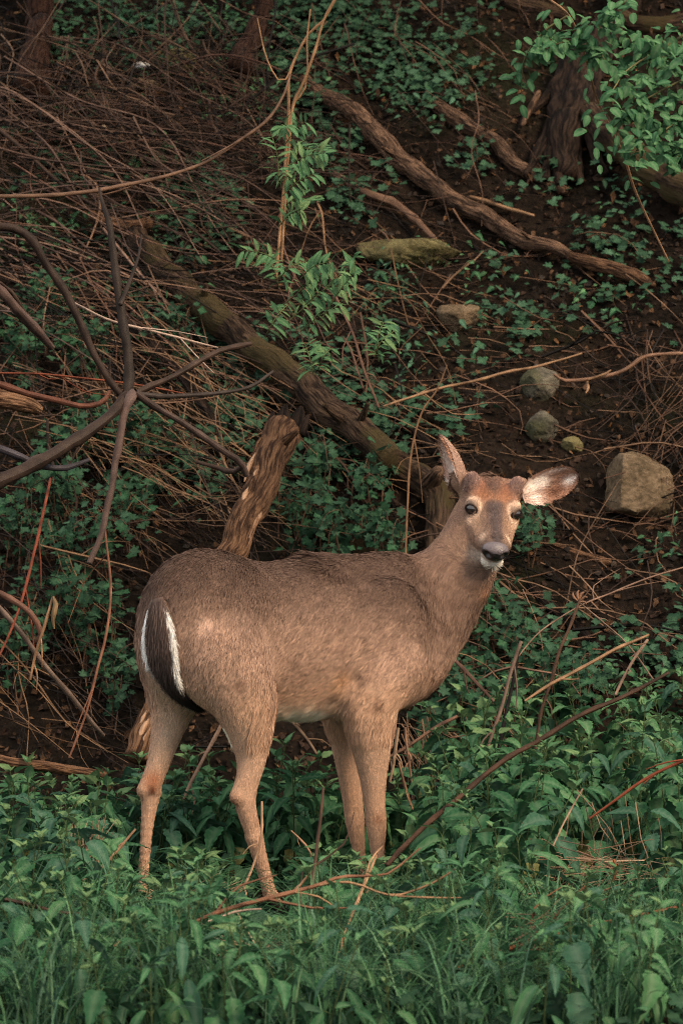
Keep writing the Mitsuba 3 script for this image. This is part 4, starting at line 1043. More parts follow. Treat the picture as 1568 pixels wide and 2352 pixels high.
def branches():
    branch('forked_branch', 'stout grey-brown branch at the left with many arms spreading from one knee', D((0.35, 0.75), (-40, 1126, 32), (40, 1090, 31), (100, 1054, 30), (190, 1000, 27), (260, 944, 24), (292, 912, 25)), (0.042, 0.027, 0.021), [
        (D((0.75, 0.60), (288, 916, 22), (312, 902, 24), (300, 915, 21), (284, 948, 19), (272, 1004, 18), (260, 1080, 16), (245, 1155, 15), (235, 1219, 14), (215, 1269, 14), (204, 1296, 13)), (0.115, 0.074, 0.062)),
        (D((0.74, 0.85), (312, 904, 20), (350, 930, 15), (415, 970, 14), (475, 1010, 14), (525, 1044, 15), (553, 1062, 16), (566, 1092, 13)), (0.070, 0.045, 0.037)),
        (D((0.85, 0.95), (558, 1072, 12), (530, 1086, 12), (505, 1076, 11), (450, 1060, 9)), BROWN),
        (D((0.76, 1.0), (316, 904, 12), (370, 911, 12), (425, 909, 11), (500, 904, 10), (575, 889, 8), (628, 853, 6)), GREY),
        (D((0.76, 1.05), (310, 902, 14), (350, 884, 14), (400, 864, 13), (460, 829, 13), (500, 809, 13), (548, 797, 13), (574, 790, 11)), BROWN),
        (D((0.76, 0.95), (290, 908, 22), (296, 864, 24), (287, 764, 22), (276, 689, 20), (262, 590, 18), (252, 520, 15), (238, 470, 10), (230, 430, 5)), (0.033, 0.023, 0.018)),
        (D((0.8, 1.0), (276, 700, 12), (300, 640, 9), (318, 590, 6), (326, 540, 4)), (0.035, 0.024, 0.019)),
        (D((0.76, 0.70), (284, 914, 18), (252, 874, 16), (212, 804, 17), (172, 714, 18), (130, 644, 18), (98, 592, 18), (68, 545, 19), (30, 525, 19), (-20, 520, 19)), (0.040, 0.025, 0.019))])
    branch('curved_branch', 'reddish brown curved branch reaching in from the left edge below the forked branch', D((0.8, 0.95), (-30, 872, 16), (50, 899, 15), (125, 919, 14), (190, 934, 13), (235, 924, 12), (252, 898, 8)), (0.14, 0.055, 0.035))
    branch('blackish_branch', 'smooth blackish branch curling in from the left edge over the stout branch', D((0.5, 0.6), (-30, 1018, 17), (50, 1049, 16), (90, 1069, 15), (150, 1074, 13), (205, 1056, 9)), (0.060, 0.052, 0.060))
    branch('leaning_branch', 'thick brown branch slanting down from the left edge above the forked branch', D((1.0, 1.2), (-30, 630, 20), (40, 709, 23), (85, 756, 22), (120, 800, 15)), PINK)
    branch('leaning_branch', 'thin brown branch just right of the thick slanting one at the left edge', D((1.1, 1.3), (0, 648, 9), (30, 674, 10), (60, 724, 11), (100, 782, 9)), BROWN)
    branch('shiny_twig', 'pale shiny twig crossing the brush above the forked branch', D((0.95, 1.25), (160, 690, 6), (250, 734, 6), (350, 759, 6), (445, 784, 5), (500, 798, 4)), PALE)
    # stems beside and over the bank
    branch('arching_sprout', 'long stem arching from the sapling down to the left edge', D((1.45, 1.0), (668, 172, 6), (655, 212, 6), (615, 277, 7), (550, 322, 7), (475, 371, 7), (390, 403, 8), (280, 426, 9), (150, 446, 10), (-20, 452, 10)), (0.15, 0.085, 0.055))
    branch('long_twig', 'thin tan twig rising to the right across the bare soil above the deer head', D((2.2, 2.9), (880, 932, 5), (949, 909, 6), (1009, 892, 6), (1094, 874, 7), (1164, 854, 7), (1234, 842, 6), (1336, 811, 4)), TAN)
    branch('long_twig', 'brown twig with side shoots running to the right edge above the boulder', D((2.6, 2.9), (1272, 860, 6), (1300, 875, 8), (1374, 867, 9), (1434, 849, 9), (1479, 819, 9), (1530, 812, 8), (1600, 810, 8)), (0.20, 0.11, 0.07),
           [(D((2.65, 2.7), (1350, 872, 6), (1390, 858, 6), (1402, 850, 4)), TAN), (D((2.7, 2.6), (1346, 870, 6), (1350, 892, 6), (1344, 902, 3)), TAN)])
    branch('upright_sprout', 'orange-tan stem standing in front of the bent log left of the deer head', D((1.6, 1.1), (1026, 838, 3), (1004, 894, 4), (969, 944, 4.5), (949, 1014, 5), (939, 1089, 5), (934, 1184, 5), (931, 1285, 5)), (0.16, 0.085, 0.042))
    branch('upright_sprout', 'left one of two brown stems standing side by side in the middle of the bank', D((1.9, 1.7), (772, 682, 5), (794, 730, 6), (814, 778, 6), (839, 859, 6), (869, 936, 6)), (0.19, 0.10, 0.065))
    branch('upright_sprout', 'right one of two brown stems standing side by side in the middle of the bank', D((1.9, 1.75), (788, 774, 5), (806, 800, 5), (818, 840, 5), (834, 892, 5)), (0.19, 0.10, 0.065))
    branch('brown_branch', 'brown branch lying along the bank left of the long straight log', [(*p[:2], p[2], hit(p[0], p[1])[1] - 0.10) for p in ((765, 400, 16), (844, 446, 20), (899, 466, 20), (939, 496, 18), (972, 524, 16), (1002, 550, 10))], (0.15, 0.085, 0.055))
    branch('brown_branch', 'thin broken branch in the leaf litter above the right half of the long straight log', [(*p[:2], p[2], hit(p[0], p[1])[1] - 0.08) for p in ((1080, 452, 8), (1118, 462, 10), (1170, 478, 9), (1226, 494, 6))], TAN)
    # right of the deer
    branch('dark_cane', 'long dark bramble cane slanting up to the right from behind the front legs', D((-0.75, -0.1), (890, 1990, 12), (924, 1949, 12), (984, 1889, 12), (1044, 1839, 12), (1109, 1784, 12), (1168, 1740, 12), (1234, 1704, 12), (1309, 1654, 11), (1409, 1609, 10), (1474, 1579, 9), (1534, 1546, 7)), (0.060, 0.030, 0.018))
    branch('tan_stick', 'tan stick rising to the right above the dark cane', D((0.2, 0.5), (1204, 1610, 5), (1264, 1572, 8), (1319, 1544, 8), (1409, 1494, 8), (1450, 1476, 7), (1488, 1459, 6)), TAN)
    branch('withered_herb', 'dark dry stem topped by a withered seed head right of the deer', D((0.8, 0.7), (1331, 1376, 6), (1309, 1439, 7), (1284, 1494, 8), (1264, 1569, 8), (1244, 1634, 8), (1229, 1720, 8)), (0.095, 0.052, 0.034),
           [(D(0.8, (1329, 1382, 3), (1329 + 14 * math.cos(a), 1378 + 14 * math.sin(a), 6), (1329 + 20 * math.cos(a + .3), 1376 + 20 * math.sin(a + .3), 3)), (0.30, 0.16, 0.10)) for a in (-2.6, -1.9, -1.2, -0.5, 0.3)])
    branch('thin_sprout', 'thin pale stem falling to the right from the withered seed head', D((0.8, 0.9), (1331, 1384, 3.5), (1384, 1429, 4), (1439, 1479, 4), (1499, 1560, 4)), (0.28, 0.18, 0.13))
    branch('snapped_twig', 'grey-brown snapped stem standing right of the deer chest', D((0.55, 0.45), (1196, 1474, 9), (1174, 1544, 8), (1154, 1614, 8), (1129, 1689, 8), (1106, 1760, 8)), (0.19, 0.125, 0.095))
    branch('snapped_twig', 'black stem close behind the grey-brown snapped stem', D((0.75, 0.7), (1188, 1500, 8), (1176, 1570, 8), (1160, 1650, 9), (1140, 1750, 9)), BLACK)
    branch('snapped_twig', 'brown stem slanting down to the right in front of the deer chest', D((0.7, 0.6), (1030, 1506, 8), (1074, 1549, 9), (1134, 1612, 7)), (0.13, 0.07, 0.05))
    branch('snapped_twig', 'tan forked stem leaning against the tan stick', D((0.9, 0.7), (1486, 1470, 7), (1449, 1524, 7), (1414, 1596, 7)), (0.22, 0.14, 0.10))
    branch('thin_sprout', 'long thin stem crossing the bare soil to the right edge', D((0.85, 1.3), (1180, 1520, 3), (1240, 1450, 3.5), (1330, 1392, 3.5), (1399, 1364, 4), (1484, 1329, 4), (1600, 1294, 4)), (0.22, 0.13, 0.09))
    branch('red_cane', 'bright reddish cane arching in from the right edge over the nettles', D((-0.75, -0.8), (1620, 1728, 6), (1568, 1748, 7), (1509, 1774, 7), (1459, 1804, 7), (1409, 1841, 6), (1352, 1882, 5)), (0.20, 0.052, 0.026))
    branch('dry_herb', 'pale broken stalk standing right of the near front leg', D(0.35, (915, 1672, 9), (909, 1720, 8), (903, 1760, 7), (895, 1798, 6)), (0.36, 0.24, 0.16))
    branch('dry_herb', 'thin stalk next to the pale broken stalk, bent at the top', D(0.4, (930, 1670, 6), (934, 1712, 6), (940, 1750, 5), (946, 1800, 5)), (0.30, 0.17, 0.11))
    branch('dry_herb', 'orange-tan stalk slanting down below the pale broken stalk', D(0.3, (916, 1752, 6), (926, 1790, 6), (936, 1826, 6), (948, 1862, 5)), (0.34, 0.19, 0.11))
    branch('dry_herb', 'brown stalk rising to the right behind the pale broken stalk', D((0.4, 0.6), (886, 1742, 7), (940, 1712, 7), (1000, 1672, 8), (1050, 1646, 8)), (0.14, 0.075, 0.05))
    branch('leaning_stick', 'tan snapped stick leaning between the hind legs', D((0.75, 0.55), (512, 1660, 9), (492, 1698, 9), (465, 1744, 8), (440, 1796, 8), (422, 1836, 7)), (0.28, 0.17, 0.115))
    branch('leaning_stick', 'thin dark stick lying across the gap between the hind legs', D(0.9, (360, 1716, 5), (430, 1716, 5), (520, 1716, 5)), BLACK)
    branch('leaning_stick', 'thin tan stick behind the belly between the front and hind legs', D((0.9, 0.7), (664, 1648, 6), (700, 1690, 6), (728, 1732, 5)), TAN)
    # in front of the deer
    branch('low_branch', 'orange-brown branch low across the picture in front of the front hooves', D((-1.95, -1.75), (440, 2122, 6), (478, 2106, 10), (525, 2089, 11), (600, 2069, 11), (670, 2051, 10), (735, 2034, 9), (784, 2017, 8), (859, 2012, 6), (899, 2002, 5), (964, 1948, 4)), (0.20, 0.092, 0.052),
           [(D((-1.85, -1.8), (735, 2035, 5), (784, 2026, 6), (844, 2039, 6), (884, 2056, 6), (984, 2062, 5), (1096, 2064, 3)), TAN), (D((-1.8, -1.75), (884, 2056, 5), (929, 2054, 5), (1004, 2024, 5), (1056, 1988, 3)), TAN), (D((-1.94, -1.9), (478, 2117, 4), (545, 2094, 5), (600, 2089, 4)), PALE), (D((-1.88, -1.85), (676, 2050, 4), (730, 2060, 4), (776, 2090, 3)), TAN)])
    branch('low_branch', 'dark branch with an orange lower half rising to the right edge at the bottom right', D((-2.1, -1.7), (1022, 2238, 8), (1094, 2211, 10), (1164, 2184, 10), (1249, 2156, 9), (1334, 2134, 9), (1434, 2111, 8), (1610, 2070, 8)), (0.20, 0.075, 0.036))
    branch('low_branch', 'black twig below the long dark and orange branch at the right edge', D((-2.0, -1.8), (1360, 2211, 7), (1409, 2196, 8), (1459, 2180, 8), (1610, 2140, 8)), (0.045, 0.03, 0.024))
    branch('tan_sprout', 'tan grass-like stem slanting up from the bottom edge to the front hooves', D((-2.3, -1.5), (716, 2360, 9), (742, 2290, 9), (775, 2200, 9), (814, 2094, 8), (840, 2026, 7), (864, 1966, 5)), (0.38, 0.21, 0.115))
    branch('dark_sprout', 'soft dark reddish stem standing upright near the camera in front of the belly', D((-1.9, -1.5), (676, 2370, 10), (694, 2240, 10), (709, 2110, 9), (724, 1980, 8), (742, 1810, 6)), (0.075, 0.038, 0.024))
    branch('low_branch', 'short dark branch in the nettles at the left edge', D((-1.9, -1.8), (10, 2066, 10), (75, 2080, 11), (130, 2094, 9), (180, 2098, 6)), (0.060, 0.036, 0.026))
    branch('tan_twig', 'tan twig beside the far hind hoof', D(-1.0, (312, 1904, 5), (265, 1959, 6), (232, 1998, 5)), (0.34, 0.19, 0.11))
    branch('tan_twig', 'tan twig crossing in front of the near hind leg', D((-0.55, -0.7), (602, 1842, 5), (600, 1919, 6), (582, 1989, 6), (555, 2044, 6), (514, 2086, 4)), (0.36, 0.215, 0.13))
    branch('tan_twig', 'tan twig in the nettles under the belly', D(-0.2, (668, 1908, 4), (700, 1940, 5), (724, 1982, 5)), (0.36, 0.20, 0.12))
    branch('tan_twig', 'short tan twig left of the front hooves', D(-1.6, (716, 2002, 5), (680, 2044, 5)), (0.40, 0.22, 0.13))
    branch('tan_twig', 'tan twig pointing at the bottom left', D(-2.1, (275, 2164, 7), (240, 2186, 7), (180, 2204, 5)), (0.34, 0.19, 0.10))
    branch('thin_sprout', 'thin pale stem in the nettles right of the front legs', D((-0.7, -0.8), (1338, 1812, 4), (1300, 1880, 4), (1270, 1944, 4)), (0.28, 0.18, 0.12))
    branch('orange_vine', 'curved orange vine end among the nettles at the right', D(-1.0, (1408, 1976, 6), (1414, 2000, 6), (1404, 2030, 5), (1396, 2034, 4)), (0.24, 0.075, 0.028))
    # left of the deer
    branch('spotted_branch', 'grey-brown spotted dead branch slanting down to the right at the left edge', D((0.35, 0.6), (-20, 1376, 12), (50, 1454, 12), (100, 1524, 12), (150, 1584, 12), (200, 1649, 11), (238, 1688, 10)), (0.15, 0.105, 0.085))
    branch('hooked_branch', 'brown hooked branch above the spotted dead branch at the left edge', D((0.4, 0.45), (-30, 1346, 15), (50, 1394, 14), (82, 1426, 14), (96, 1462, 14), (80, 1476, 9)), (0.17, 0.085, 0.060))
    k = branch('hanging_stick', 'tan stick with a shrivelled leaf on top hanging at the left edge', D(0.3, (121, 1370, 6), (100, 1444, 7), (82, 1504, 7), (70, 1562, 5)), (0.36, 0.20, 0.11), [(D(0.29, (121, 1370, 6), (128, 1388, 13), (121, 1420, 10), (124, 1444, 4)), (0.26, 0.17, 0.09))])
    branch('red_vine', 'red vine running down to the left edge through the lobed leaves', D((0.7, 0.3), (116, 1100, 6), (105, 1154, 7), (85, 1244, 7), (60, 1344, 7), (30, 1434, 6), (-10, 1530, 6)), (0.19, 0.048, 0.026))
    branch('orange_vine', 'thin orange-brown vine hanging in a long curve left of the deer rump', D((0.7, 0.5), (238, 1170, 5), (242, 1229, 5), (255, 1354, 6), (245, 1454, 6), (225, 1534, 6), (200, 1629, 5), (160, 1740, 5)), (0.22, 0.095, 0.058))
    branch('red_vine', 'bright red thin twig running level across the left edge above the reddish curved branch', D((0.9, 1.1), (-20, 856, 5), (80, 858, 5), (170, 867, 5), (290, 880, 5), (400, 899, 4), (430, 905, 3)), (0.20, 0.055, 0.028))

    # the brush pile: every twig on its own up to 290, then the rest as one mass
    rng = np.random.default_rng(77)
    regions = [  # (columns, rows, main direction in degrees, spread, lengths, radius range in mm, colours, how many)
        ((-40, 640), (150, 420), 62, 34, (0.3, 1.1), (1.2, 3.4), (BROWN, (0.125, 0.074, 0.054), (0.20, 0.125, 0.085), BLACK, BLACK, BROWN), 330),
        ((-60, 620), (280, 480), 8, 16, (0.5, 1.5), (1.6, 3.8), (BROWN, (0.15, 0.08, 0.06), BLACK, PINK), 60),
        ((-60, 500), (330, 800), 34, 15, (0.7, 1.9), (1.8, 4.5), (BROWN, PINK, (0.17, 0.105, 0.08), BLACK, (0.26, 0.16, 0.12)), 130),
        ((150, 700), (500, 950), 42, 25, (0.4, 1.3), (1.3, 3.2), (BROWN, PINK, BLACK, (0.20, 0.105, 0.075), (0.24, 0.14, 0.09)), 120),
        ((240, 620), (920, 1280), 42, 20, (0.4, 1.1), (1.2, 2.8), ((0.24, 0.14, 0.085), TAN, BROWN, BLACK, (0.30, 0.185, 0.115)), 130),
        ((-40, 330), (800, 1300), 30, 45, (0.3, 0.9), (1.2, 3.0), (BROWN, (0.20, 0.11, 0.07), BLACK), 120),
        ((-40, 330), (1350, 1760), 52, 30, (0.3, 0.9), (1.2, 2.8), (BROWN, BLACK, GREY, TAN), 70),
        ((640, 1000), (480, 1250), 50, 35, (0.3, 0.9), (1.2, 2.8), (BROWN, (0.20, 0.11, 0.07), BLACK, TAN), 130),
        ((680, 1250), (20, 420), 70, 25, (0.3, 1.0), (1.2, 2.6), (BROWN, (0.16, 0.09, 0.06)), 60),
        ((1440, 1620), (850, 1200), 118, 28, (0.3, 0.8), (1.5, 3.4), ((0.10, 0.05, 0.032), BROWN, BLACK, (0.14, 0.08, 0.05)), 55),
        ((1000, 1568), (1150, 1560), 20, 35, (0.15, 0.7), (1.4, 4.0), (BROWN, (0.20, 0.11, 0.07), BLACK, (0.22, 0.13, 0.08)), 85),
        ((960, 1568), (560, 1100), 25, 30, (0.15, 0.6), (1.2, 3.2), (BROWN, (0.20, 0.11, 0.07), BLACK, (0.22, 0.13, 0.08)), 95),
        ((880, 1250), (1560, 1800), 60, 45, (0.15, 0.5), (1.3, 2.6), (BROWN, (0.26, 0.15, 0.10), TAN), 60)]
    made = []
    for (x0, x1), (y0, y1), deg, spread, (l0, l1), (r0, r1), cols, n in regions:
        for _ in range(n):
            px, py = rng.uniform(x0, x1), rng.uniform(y0, y1)
            if px < 170 and py < 250 and rng.random() < 0.7:
                continue
            ly = np.interp(px, [305, 395, 500, 625, 760, 900, 1010], [538, 640, 732, 832, 946, 1068, 1140])
            if 290 < px < 1020 and abs(py - ly) < 62 and rng.random() < 0.8:
                continue
            g = hit(px, py)
            lift = rng.uniform(0.0, 0.32) ** 1.2 if x1 < 900 else rng.uniform(0.0, 0.07)
            if y0 >= 1350 or (x0 == 880):
                lift = rng.uniform(0.0, 0.25)
            a = math.radians(rng.normal(deg, spread)); L = rng.uniform(l0, l1)
            # along the bank: across (x) and down-slope, with some pitch of its own
            d = norm(np.array([math.cos(a), -0.62 * math.sin(a) + rng.normal() * 0.16, -0.62 * math.sin(a) + rng.normal() * 0.10]))
            p0 = g + ground_normal(g[0], g[1]) * lift
            t = np.linspace(-0.5, 0.5, 5)[:, None]
            sag = np.array([rng.normal() * 0.18, -abs(rng.normal()) * 0.06, rng.normal() * 0.16]) * L
            c = p0 + d * t * L + (0.25 - t ** 2) * 4 * sag * 0.5 + rng.normal(size=(5, 3)) * 0.02 * L
            c[:, 2] = np.maximum(c[:, 2], height(c[:, 0], c[:, 1]) + 0.004)
            r = np.linspace(1.0, 0.45, 5) * rng.uniform(r0, r1) / 1000 * (1.0 if rng.random() < 0.9 else 1.9)
            col = cols[rng.integers(len(cols))]
            rgn = 'left' if x1 < 710 else 'mid' if x1 <= 1000 or x0 == 680 else 'right'
            made.append((L * r[2] * (1.5 if rgn == 'left' else 1.0), c, r, col, rgn))
    made.sort(key=lambda m: -m[0])
    names = {BROWN: 'brown', BLACK: 'black', PINK: 'greyish brown', TAN: 'tan', GREY: 'grey'}
    rest = Mesh(); k = 0
    for i, (_, c, r, col, rgn) in enumerate(made):
        lt = rng.integers(1, 7)
        v, f, cc = forked(*twig_mesh(c, r, col, 1000 + i, 5 if i < 400 else 4, 0.0, 0.06, lt), c, r, col, 1000 + i, lt, rng.integers(1, 4) if i < 500 else rng.integers(0, 3))
        if i < 290:
            m = c[2]; px, py = proj(m); e = c[-1] - c[0]; q = abs(e[2]) / (abs(e[0]) + 1e-6)
            lean = 'upright' if q > 1.6 else 'level' if q < 0.25 else 'right-falling' if e[0] * e[2] < 0 else 'right-rising'
            hue = names.get(col, 'pale tan' if col[0] > 0.23 else 'light brown' if col[0] > 0.17 else 'reddish brown')
            lb = f"{'stout' if r[2] > 0.0036 else 'thin'} {hue} {lean} twig {nearest(BANK, px, py)}"
            key = thing('twig', lb, 'twig', 'bare twigs ' + nearest(BANK, px, py))
            put(key, mikit.ply((v, f), 'twig_mat', smooth=True, uv=cc))
        else:
            rest.add(v, f, cc)
    put('brushwood', rest.build('twig_mat'))
    labels['brushwood'] = {'label': 'dense mass of fine brown twigs filling the brush pile and strewn over the bank', 'category': 'brushwood', 'kind': 'stuff'}
branches()
# ---------------------------------------------------------------- plants
NETTLE = leaf_set('nettle', 3, ('deep', 'mid', 'blue', 'light'), rows=12, width=0.50, fold=0.30, droop=0.75, quilt=0.034, teeth=0.12)
YELLOW = leaf_set('nettle', 1, ('yellow',), rows=8, width=0.5, fold=0.5, droop=0.9, quilt=0.03, teeth=0.1)
NETTLE_TOP = leaf_set('nettle', 2, ('light', 'fresh'), rows=8, width=0.50, fold=0.5, droop=0.35, quilt=0.02, teeth=0.10)
LANCE = leaf_set('lance', 3, ('light', 'light', 'fresh'), rows=6, width=0.30, fold=0.4, droop=0.5, quilt=0.0)
LONG = leaf_set('lance', 3, ('mid', 'light', 'blue'), rows=10, width=0.24, fold=0.4, droop=0.9, quilt=0.012)
OVAL = leaf_set('oval', 3, ('light', 'light', 'mid'), rows=6, width=0.52, fold=0.25, droop=0.4, quilt=0.012)
LOBED = leaf_set('lobed', 4, ('dim', 'dusky', 'deep', 'dim'))
TINY = leaf_set('lance', 2, ('mid', 'dusky', 'blue', 'dim'), rows=3, width=0.42, fold=0.4, droop=0.5, quilt=0.0)
LOWLEAF = leaf_set('nettle', 3, ('mid', 'light', 'deep'), rows=5, width=0.55, fold=0.4, droop=0.6, quilt=0.0)

def top_limit(px):
    """How high plants in front of the deer may reach in the picture: its legs stay in view."""
    return np.interp(px, [0, 200, 290, 312, 356, 380, 430, 520, 560, 600, 660, 700, 770, 800, 850, 900, 940, 1000, 1100, 1300, 1568], [1745, 1765, 1830, 2015, 2025, 1960, 1930, 1965, 2050, 2125, 2125, 1970, 1915, 1945, 1975, 1985, 1900, 1740, 1640, 1580, 1560])

def nettles():
    rng = np.random.default_rng(42)
    spots, tries = [], 0
    while len(spots) < 395 and tries < 60000:
        tries += 1
        y = rng.uniform(-2.75, 1.75) if rng.random() < 0.75 else rng.uniform(-0.6, 1.3)
        half = 0.98 * (10 + y) / 10
        x = rng.uniform(-half, half)
        if y > 0.95 and x < 0.25:
            continue
        if any((x - a) ** 2 + (y - b) ** 2 < (0.070 if y < -1.2 else 0.085) ** 2 for a, b, _ in spots):
            continue
        spots.append((x, y, rng.random()))
    while len(spots) < 440:
        x, y = rng.uniform(-0.62, 0.15), rng.uniform(0.32, 1.0)
        if all((x - a) ** 2 + (y - b) ** 2 > 0.055 ** 2 for a, b, _ in spots):
            spots.append((x, y, 0))
    places = [(90, 1800, 'at the left edge below the brown log'), (240, 1820, 'left of the far hind leg'), (60, 1960, 'at the left edge'), (190, 1960, 'left of the far hind hoof'), (450, 1800, 'between the hind legs'), (450, 1960, 'in front of the gap between the hind legs'), (690, 1750, 'under the belly'), (700, 1920, 'in front of the belly gap'), (830, 2000, 'at the front hooves'),
              (960, 1800, 'just right of the front legs'), (1000, 1950, 'right of the front hooves'), (1080, 1700, 'below the deer chest'), (1200, 1800, 'under the dark cane'), (1350, 1700, 'above the dark cane'), (1480, 1620, 'at the right edge above the red cane'), (1300, 1920, 'below the red cane'), (1500, 1900, 'at the right edge below the red cane'), (1200, 2060, 'in front of the dark cane foot'), (1450, 2080, 'by the straw at the right'),
              (80, 2120, 'in front at the left edge'), (250, 2140, 'in front of the far hind hoof'), (420, 2140, 'in front of the near hind hoof'), (620, 2160, 'in front of the low orange branch'), (800, 2170, 'by the tan sprout'), (980, 2180, 'left of the orange and dark branch'), (1150, 2240, 'under the orange and dark branch'), (1400, 2240, 'by the black twig'), (100, 2290, 'at the bottom left corner'), (350, 2300, 'at the bottom edge, left'), (600, 2300, 'at the bottom edge by the dark sprout'), (850, 2300, 'at the bottom edge, middle'), (1080, 2310, 'at the bottom edge, right of the middle'), (1300, 2310, 'at the bottom edge, right'), (1500, 2300, 'at the bottom right corner')]
    for x, y, q in spots:
        z = float(height(x, y)); px, py = proj(np.array([x, y, z]))
        h = rng.uniform(0.22, 0.40)
        if x > 0.25 and y > -0.6:
            h = rng.uniform(0.30, 0.54)
        if y < -1.2:
            h = rng.uniform(0.14, 0.32)
        lim = top_limit(px) if y < 0.32 or px < 300 else (1700 if px < 900 else 1540)
        if y < 0.35 and 250 < px < 960:
            lim = max(lim, max(top_limit(px - 40), top_limit(px + 40)) - 4)
        hmax = CAM_H - (lim - 1176) * (10 + y) / 8200.0 - z
        h = min(h, hmax * rng.uniform(0.80, 1.0))
        if 1265 < px < 1500 and -1.9 < y < -0.15:
            h = min(h, 0.14)
            if rng.random() < 0.2:
                continue
        if h < 0.05:
            continue
        lance = (y < -1.3 and rng.random() < 0.16) or (abs(px - 470) < 130 and y < 0.6 and rng.random() < 0.3)
        green = int(rng.integers(0, 4))
        tx, ty = proj(np.array([x, y, z + h * 0.8]))
        size_word = 'short' if h < 0.17 else 'tall' if h > 0.33 else 'middling'
        if lance:
            key = thing('long_leaved_plant', f'{size_word} plant with long narrow green leaves ' + nearest(places, tx, ty), 'plant', 'long-leaved plants ' + nearest(places, tx, ty))
        else:
            key = thing('nettle_plant', f"{size_word} {('dark green', 'green', 'bluish green', 'mid-green')[green]} nettle " + nearest(places, tx, ty), 'nettle', 'nettles ' + nearest(places, tx, ty))
        lean = rng.normal(size=2) * 0.16
        n = max(3, int(h / 0.048) + 1)
        t = np.linspace(0, 1, 7)
        c = np.stack([x + lean[0] * h * t ** 1.5, y + lean[1] * h * t ** 1.5, z - 0.01 + (h + 0.01) * t], 1)
        stem = Mesh()
        v, f, uv = tube(c, np.linspace(0.0028, 0.0013, 7), 5)
        sc = pal((0.045, 0.065, 0.028), (0.075, 0.105, 0.045))
        stem.add(v, f, code(sc, rng.random(len(v))))
        L = Leaves(key)
        az = rng.uniform(0, np.pi)
        for k in range(n):
            s = (k + 0.6) / n
            p = np.array([np.interp(s, t, c[:, i]) for i in range(3)])
            size = np.interp(s, [0, 0.3, 0.65, 0.9, 1], [0.075, 0.108, 0.112, 0.066, 0.034]) * rng.uniform(0.8, 1.25) * (0.75 + 0.5 * min(h, 0.5))
            if lance:
                size *= 1.35
            if y < -1.2:
                size *= 0.88
            for sgn in (0, np.pi):
                a = az + sgn + rng.normal() * 0.25
                if s < 0.25 and rng.random() < 0.3:
                    continue
                el = np.interp(s, [0, 0.5, 0.85, 1], [-0.05, 0.15, 0.5, 1.0]) + rng.normal() * 0.18
                d = np.array([math.cos(a) * math.cos(el), math.sin(a) * math.cos(el), math.sin(el)])
                pet = 0.018 * size / 0.08
                b = p + d * pet + np.array([0, 0, pet * 0.5])
                pv, pf, _ = tube(np.array([p, p + (b - p) * 0.5 + [0, 0, 0.002], b]), [0.0012, 0.001, 0.0008], 3, cap=False)
                stem.add(pv, pf, code(sc, np.full(len(pv), 0.8), 7))
                el2 = el - np.interp(s, [0, 0.6, 1], [0.75, 0.55, 0.1]) + rng.normal() * 0.15
                d2 = np.array([math.cos(a) * math.cos(el2), math.sin(a) * math.cos(el2), math.sin(el2)])
                if lance:
                    var = LONG[rng.integers(len(LONG))]
                else:
                    var = NETTLE_TOP[rng.integers(len(NETTLE_TOP))] if s > 0.86 else YELLOW[0] if s < 0.5 and rng.random() < 0.05 else NETTLE[(green * 3 + rng.integers(3)) % len(NETTLE)]
                L.add(var, frame(b, d2, np.array([0, 0, 1.0]), size, rng.normal() * 0.25))
            az += np.pi / 2 + rng.normal() * 0.12
        for a in rng.uniform(0, 2 * np.pi, 3):                                    # the young tip
            d = np.array([0.55 * math.cos(a), 0.55 * math.sin(a), 0.8])
            L.add((LONG if lance else NETTLE_TOP)[rng.integers(4)], frame(c[-1], d, np.array([0.1, -0.2, 1.0]), rng.uniform(0.018, 0.032) * (1.8 if lance else 1)))
        put(key + '__stem', stem.build('leaf_mat'))
        L.done()

